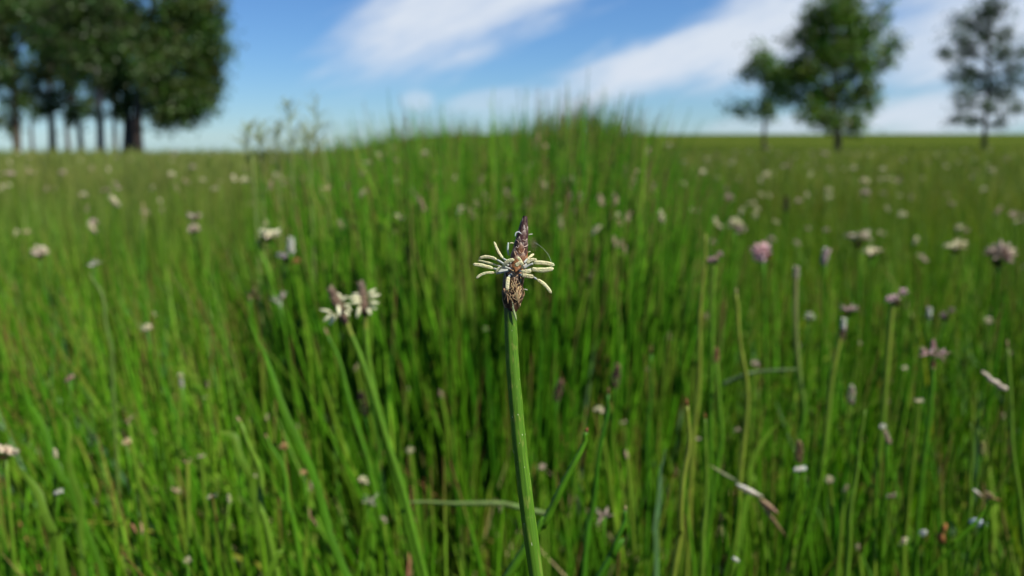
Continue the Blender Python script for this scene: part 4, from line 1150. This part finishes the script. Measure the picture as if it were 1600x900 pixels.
for (nm, cat, lab, px, py, sz, d, kind, c1, c2, poly, sw, scol, cal, ext, tilt) in HEADS:
    head_thing(nm, cat, lab, px, py, sz, d, kind, c1, c2, poly, sw, scol, cal, FG, ext, tilt)


# the paired flowering spikerushes behind the sharp one
def paired(label, axis_px, wpx, d, stem_poly, anthers, col_top):
    pts = stalk_points(stem_poly, d)
    sp = spline(pts, 40); base = Vector((sp[-1].x, sp[-1].y, 0))
    e = empty('flowering_spikerush', base); tag(e, label, 'spikerush', 'flowering spikerushes')
    pxm = d / F
    m = MB(); m.tube(sp, [5.0 * pxm * (0.75 + .45 * min(1, i / 22)) for i in range(40)], [lerpc(vary((0.17, 0.21, 0.025) if i < 6 else (0.09, 0.19, 0.010), .12), G_MID, i / 45) for i in range(40)], 9)
    m.build('stem', M_RUSH, e, True, base)
    ax = spline([P(x, y, d) for x, y in axis_px], 20)
    m = MB(); m.tube(ax, [wpx * .36 * pxm * max(.06, math.sin(math.pi * (.10 + .82 * (1 - i / 19)) ** .8)) for i in range(20)], DARKB, 8)
    s = m.build('spikelet', M_SCALE, e, True, base)
    sc_ = MB()
    for i in range(30):
        t = i / 30; c = ax[min(19, int((1 - t) * 18) + 1)]; nx = (ax[0] - ax[19]).normalized()
        r = wpx * .30 * pxm * max(.1, math.sin(math.pi * (.10 + .8 * t) ** .8)); th = i * 2.39996
        e1 = nx.orthogonal().normalized(); e2 = nx.cross(e1); rd = e1 * math.cos(th) + e2 * math.sin(th)
        cc = lerpc((0.20, 0.11, 0.07), col_top, t)
        sc_.blob(c + rd * r * .7, nx + rd * .28, wpx * .95 * pxm, wpx * .42 * pxm, vary(cc, .35), lerpc(cc, (0.4, 0.3, 0.2), .4), 6, 4, .35, 0, rd)
    sc_.build('scale_layer', M_SCALE, s, True, base)
    for (x0, y0, x1, y1, w, off) in anthers:
        m = MB(); a, b = P(x0, y0, d - off * .001), P(x1, y1, d - off * .0018)
        ln = (b - a); m.blob(a, ln, ln.length * 1.12, w * 0.78 * pxm, (0.78, 0.75, 0.46), (0.90, 0.88, 0.60), 8, 8, .8, random.uniform(-.1, .1))
        m.build('anther', M_ANTHER, e, True, base)


paired('left one of the paired cream flowers, leaning left on a yellow-green stem', [(519, 456), (527, 474), (536, 492), (543, 510)], 17, .285,
       [(542, 505), (548, 522), (561, 553), (579, 605), (605, 690), (630, 770), (656, 872)],
       [(519, 488, 501, 485, 8, 0), (522, 490, 506, 500, 9, 1), (525, 492, 515, 506, 9, 1.5), (528, 476, 530, 492, 8, 3), (532, 472, 541, 464, 8, 1), (536, 480, 546, 476, 9, 1.5), (538, 486, 545, 492, 8, 2), (534, 468, 528, 458, 7, -1), (540, 478, 548, 486, 8, 0.5)], (0.055, 0.032, 0.02))
paired('right one of the paired cream flowers, upright with a grey-brown spikelet', [(564, 448), (567, 463), (569, 480), (570, 498)], 15, .295,
       [(570, 496), (571, 512), (573, 540), (580, 590), (596, 665), (618, 750), (640, 840)],
       [(565, 466, 545, 466, 10, 1), (566, 462, 552, 459, 9, 0), (565, 472, 549, 473, 9, 1.5), (562, 478, 558, 495, 9, 1), (574, 462, 585, 452, 9, 0), (575, 466, 592, 461, 10, .5), (576, 474, 590, 474, 10, 1.5), (575, 480, 587, 483, 9, 1), (573, 482, 579, 491, 9, 1.5)], (0.10, 0.075, 0.055))

# withered loose flowers and small things caught among the stems
def loose(name, cat, label, pieces, d, mat):
    c = P(pieces[0][0], pieces[0][1], d)
    m = MB()
    for (x0, y0, x1, y1, w, c1, c2, bend) in pieces:
        a, b = P(x0, y0, d), P(x1, y1, d - .002); ln = b - a
        m.blob(a - c, ln, ln.length, w * d / F, c1, c2, 7, 7, .5, bend)
    tail = P(pieces[-1][2], pieces[-1][3], d)
    sp = spline([tail, tail + Vector((random.uniform(-.004, .004), .004, -.02)), Vector((tail.x + random.uniform(-.02, .02), tail.y + .01, tail.z * .4)), Vector((tail.x + random.uniform(-.03, .03), tail.y + .015, -.003))], 16)
    base = Vector((sp[-1].x, sp[-1].y, 0))
    e = empty(name, base); tag(e, label, cat)
    o = m.build('bloom' if cat == 'flower' else 'blade' if cat == 'leaf' else 'kernel', mat, e); o.location = c - base
    st = MB(); st.tube(sp, [.0004 + .0005 * min(1, i / 8) for i in range(16)], [vary(G_MID, .15) for _ in sp], 6)
    st.build('stem', M_RUSH, e, True, base)
    return e


loose('withered_flower', 'flower', 'withered flower, white petal and brown bud, hanging low on the right', [(1150, 756, 1190, 782, 15, WHITE, (0.6, 0.52, 0.4), .15), (1184, 778, 1214, 805, 16, TAN, (0.42, 0.24, 0.18), .1), (1186, 782, 1228, 842, 7, (0.4, 0.26, 0.15), (0.3, 0.2, 0.08), -.05), (1108, 726, 1152, 757, 6, (0.3, 0.3, 0.1), (0.4, 0.42, 0.3), .1)], .29, M_DRY)
loose('withered_flower', 'flower', 'dried tan and cream flower close to the right border above the bluish white seed', [(1520, 764, 1536, 778, 10, WHITE, TAN, 0), (1532, 772, 1562, 786, 9, TAN, (0.4, 0.2, 0.08), .2), (1536, 768, 1556, 774, 7, (0.5, 0.4, 0.2), TAN, -.2)], .29, M_DRY)
loose('withered_leaf', 'leaf', 'curled orange-brown dead leaf bits left of the bluish white seed', [(1478, 818, 1470, 832, 14, (0.36, 0.15, 0.04), (0.28, 0.1, 0.03), .3), (1466, 832, 1474, 850, 13, (0.3, 0.12, 0.03), (0.24, 0.1, 0.03), -.3)], .30, M_DRY)
loose('seed', 'seed', 'largest seed, smooth bluish white oval in the lower right corner', [(1514, 814, 1542, 820, 20, (0.55, 0.62, 0.68), (0.6, 0.66, 0.7), .05)], .30, M_PETAL)
loose('seed', 'seed', 'tiny round white seed near the bottom edge, right of centre', [(1144, 872, 1155, 877, 11, WHITE, WHITE, 0)], .27, M_PETAL)
loose('seed', 'seed', 'tiny white seed above the orange-brown dead leaf', [(1437, 836, 1448, 829, 11, WHITE, WHITE, 0)], .29, M_PETAL)
loose('withered_flower', 'flower', 'rusty withered husk in the lower left behind the frayed tip', [(478, 788, 488, 812, 10, (0.28, 0.13, 0.09), (0.34, 0.18, 0.12), .2), (484, 806, 496, 822, 7, BROWN, TAN, 0)], .31, M_DRY)
loose('withered_flower', 'flower', 'reddish brown husk pair low in the left foreground', [(205, 818, 214, 834, 9, (0.32, 0.14, 0.08), (0.26, 0.12, 0.06), 0), (220, 816, 222, 836, 9, (0.3, 0.16, 0.08), TAN, 0)], .30, M_DRY)

# ------------------------------------------------------------------ wispy dry panicle grass on the left sky line
def panicle(label, px_top, py_top, px_base, d, seed, cmain):
    rnd = random.Random(seed)
    top = P(px_top, py_top, d); b = P(px_base, 300, d); base = Vector((b.x, b.y, 0))
    e = empty('panicle_grass', base); tag(e, label, 'grass', 'wispy panicle grasses on the left sky line')
    sp = spline([top, top.lerp(Vector((b.x, b.y, b.z)), .5) + Vector((rnd.uniform(-.004, .004), 0, 0)), b, base], 24)
    m = MB(); m.tube(sp, [0.0003 + 0.0007 * i / 23 for i in range(24)], [vary(cmain, .15) for _ in sp], 6)
    m.build('stem', M_RUSH, e, True, base)
    m = MB(); pxm = d / F
    for i in range(34):
        k = rnd.randint(0, 9); a = sp[k]
        ln = rnd.uniform(12, 44) * pxm * (0.5 + k / 9)
        dr = Vector((rnd.uniform(-1, 1), rnd.uniform(-1, 1), rnd.uniform(.2, 1.3))).normalized()
        tp = a + dr * ln; q = spline([a, a.lerp(tp, .5) + Vector((0, 0, .08 * ln)), tp], 4)
        m.tube(q, [.00028, .00025, .0002, .00015], vary(cmain, .2), 4, False)
        for j in range(2):
            s0 = q[rnd.randint(1, 3)]
            m.blob(s0, dr + Vector((rnd.uniform(-.8, .8), rnd.uniform(-.8, .8), rnd.uniform(-.5, .8))), rnd.uniform(2.5, 5) * pxm, 1.3 * pxm, (0.36, 0.38, 0.16), vary((0.5, 0.46, 0.24), .2), 4, 3, .7)
    m.build('seed_branch', M_DRY, e, True, base)


for i, (lab, xt, yt, xb, d) in enumerate([
    ('tallest wispy panicle with a drooping top, left sky line', 449, 158, 458, .62),
    ('wispy panicle leaning left at the right end of the wispy row', 494, 157, 512, .66),
    ('short wispy panicle at the left end of the wispy row', 388, 200, 398, .60),
    ('short green forked panicle second from the left in the wispy row', 405, 202, 410, .64),
    ('dark bent stalk panicle between the two tallest wispy ones', 478, 196, 486, .60),
    ('low bushy tan panicle between the short and the tallest wispy ones', 432, 196, 436, .63)]):
    panicle(lab, xt, yt, xb, d, 30 + i, (0.22, 0.27, 0.08))

# ------------------------------------------------------------------ the many small heads scattered over the meadow
LANDMARKS = [('the large pink flower', 1192, 397), ('the dark and pink bud', 1117, 405), ('the shaggy brown and pink head', 1562, 402), ('the bright cream oval head', 1362, 394),
    ('the dome-shaped cream head', 1493, 385), ('the pink three-lobed head', 1400, 466), ('the white-capped dark bud', 1316, 515), ('the upright white and pink head', 1289, 402),
    ('the lone cream head', 1148, 352), ('the tall dark dead head', 1228, 322), ("the largest right-hand tree's trunk", 1308, 243), ('the small sparse tree', 1194, 226),
    ('the open-branched tree', 1538, 222), ('the crooked-stemmed cream head', 420, 367), ('the white and pink twin head', 450, 395), ('the ragged cream head', 62, 397),
    ('the two stacked heads', 304, 350), ('the tilted cream oval head', 180, 315), ('the paired cream flowers', 550, 475), ("the focused flower's tip", 820, 337), ("the focused flower's anthers", 802, 425),
    ('the withered tan stalk', 613, 400), ('the tall straight light stem', 1097, 480), ('the clump\'s highest tuft', 895, 190), ('the tallest wispy panicle', 449, 170), ('the low hanging grove crown', 300, 180), ('the greyish grove trunk', 157, 240), ('the knobbly tan stalk', 224, 370), ('the leaning brown-tipped stem', 900, 715), ('the level pale dead stem', 720, 787), ('the torn cream petal', 8, 706), ('the hooked grass leaf', 350, 685),
    ('the orange-tan dried buds', 458, 720), ('the bright white oval seed', 91, 769), ('the withered white and brown flower', 1185, 780), ('the bluish white seed', 1527, 817), ('the yellow-green brown-tipped stem', 1070, 720), ('the red bud with curved petal', 1458, 565)]
FIELD = []


def label_field():
    """Name every small head by the landmark it stands closest to, the side and its rank there."""
    rank = ['closest', 'second closest', 'third closest', 'fourth closest', 'fifth closest', 'sixth closest', 'seventh closest', 'eighth closest', 'ninth closest', 'tenth closest', 'eleventh closest', 'twelfth closest', 'thirteenth closest']
    bins = {}
    for e, kd, px, py in FIELD:
        nm, lx, ly = min(LANDMARKS, key=lambda q: (q[1] - px) ** 2 + ((q[2] - py) * 1.3) ** 2)
        dx, dy = px - lx, py - ly
        side = ('right of' if dx > 0 else 'left of') if abs(dx) > abs(dy) * 1.2 else ('below' if dy > 0 else 'above')
        bins.setdefault((nm, side, kd), []).append((dx * dx + dy * dy, e))
    what = {'cream': 'small cream flower', 'pink': 'small pinkish flower', 'tan': 'small tan seed head'}
    for (nm, side, kd), lst in bins.items():
        lst.sort(key=lambda q: q[0])
        for i, (_, e) in enumerate(lst):
            k = '' if len(lst) == 1 else ', ' + (rank[i] if i < len(rank) else 'outermost') + ' of these'
            e['label'] = what[kd] + k + ' ' + side + ' ' + nm


def field_heads():
    rnd = random.Random(99)
    variants = {
        'cream': [lump_head(1.0, k, CB, CREAM, 200 + i, .55).mesh('flower_head', M_PETAL) for i, k in enumerate(('round', 'oval', 'upright'))],
        'pink': [lump_head(1.0, k, (0.45, 0.32, 0.26), (0.60, 0.47, 0.39), 210 + i, .55).mesh('flower_head', M_PETAL) for i, k in enumerate(('round', 'three', 'oval'))],
        'tan': [lump_head(1.0, k, (0.34, 0.24, 0.14), (0.52, 0.42, 0.28), 220 + i, .6).mesh('flower_head', M_DRY) for i, k in enumerate(('spike', 'dry', 'upright'))],
    }
    stems = []
    for i in range(4):
        m = MB(); a, b_ = rnd.uniform(-.05, .05), rnd.uniform(-.05, .05)
        sp = spline([Vector((0, 0, 1)), Vector((a, b_, .66)), Vector((a * 1.3, -b_, .33)), Vector((0, 0, -0.01))], 8)
        m.tube(sp, [.0035, .0045, .005, .0055, .006, .006, .006, .006], [vary(G_LIGHT, .15) for _ in range(8)], 5, False)
        stems.append(m.mesh('stem', M_RUSH))

    def put(label, group, kind, px, d, z, size):
        y = d; x = (px - 800) / F * d
        gz = ground_z(x, y)
        e = empty('meadow_flower', (x, y, gz)); tag(e, label, 'flower', group)
        v_ = Vector((x, y, gz + z)) - CAM; dd = v_.dot(FWD)
        FIELD.append((e, kind, 800 + v_.x / dd * F, 450 - v_.dot(UP) / dd * F))
        e.rotation_euler = (0, 0, rnd.uniform(0, 6.28))
        s = bpy.data.objects.new('stem', rnd.choice(stems)); COL.objects.link(s); s.parent = e
        s.scale = (max(.22, size * 16), max(.22, size * 16), z)
        h = bpy.data.objects.new('flower_head', rnd.choice(variants[kind])); COL.objects.link(h); h.parent = e
        h.location = (0, 0, z + size * .1); h.scale = (size,) * 3
        h.rotation_euler = (rnd.uniform(-.5, .5), rnd.uniform(-.5, .5), 0)

    def logd(a, b): return math.exp(rnd.uniform(math.log(a), math.log(b)))
    for i in range(135):
        kd = rnd.choices(['cream', 'pink', 'tan'], [5, 3, 2])[0]
        d = logd(.7, 5.5)
        put({'cream': 'small blurred cream flower head scattered over the right-hand meadow', 'pink': 'small blurred pinkish flower head scattered over the right-hand meadow', 'tan': 'small blurred tan seed head scattered over the right-hand meadow'}[kd],
            'small %s heads in the right-hand meadow' % kd, kd, rnd.uniform(1040, 1640), d, rnd.uniform(.185, .25), rnd.uniform(.006, .012) * (0.75 + .35 * d))
    for i in range(75):
        kd = rnd.choices(['cream', 'pink', 'tan'], [4, 2, 3])[0]
        d = logd(.75, 4.0)
        put({'cream': 'small blurred cream flower head scattered over the left-hand meadow', 'pink': 'small blurred pinkish flower head scattered over the left-hand meadow', 'tan': 'small blurred tan seed head scattered over the left-hand meadow'}[kd],
            'small %s heads in the left-hand meadow' % kd, kd, rnd.uniform(-30, 520), d, rnd.uniform(.205, .26), rnd.uniform(.006, .011) * (0.75 + .35 * d))
    for i in range(80):
        kd = rnd.choices(['cream', 'tan'], [2, 6])[0]
        d = logd(.5, 1.1)
        put({'cream': 'small blurred cream flower head within the tall middle clump', 'tan': 'small blurred tan spikelet within the tall middle clump'}[kd],
            'small %s heads in the tall middle clump' % kd, kd, rnd.uniform(500, 1050), d, rnd.uniform(.228, .258) + .05 * min(1, (d - .5) / .45) * rnd.uniform(.3, 1), rnd.uniform(.006, .010))

    for i in range(44):
        kd = rnd.choices(['cream', 'pink', 'tan'], [3, 2, 4])[0]
        d = rnd.uniform(.29, .5)
        put('small head low in the bed', 'small %s heads low in the foreground bed' % kd, kd, rnd.uniform(0, 1600), d, rnd.uniform(.145, .205), rnd.uniform(.0028, .0052))


field_heads()
label_field()
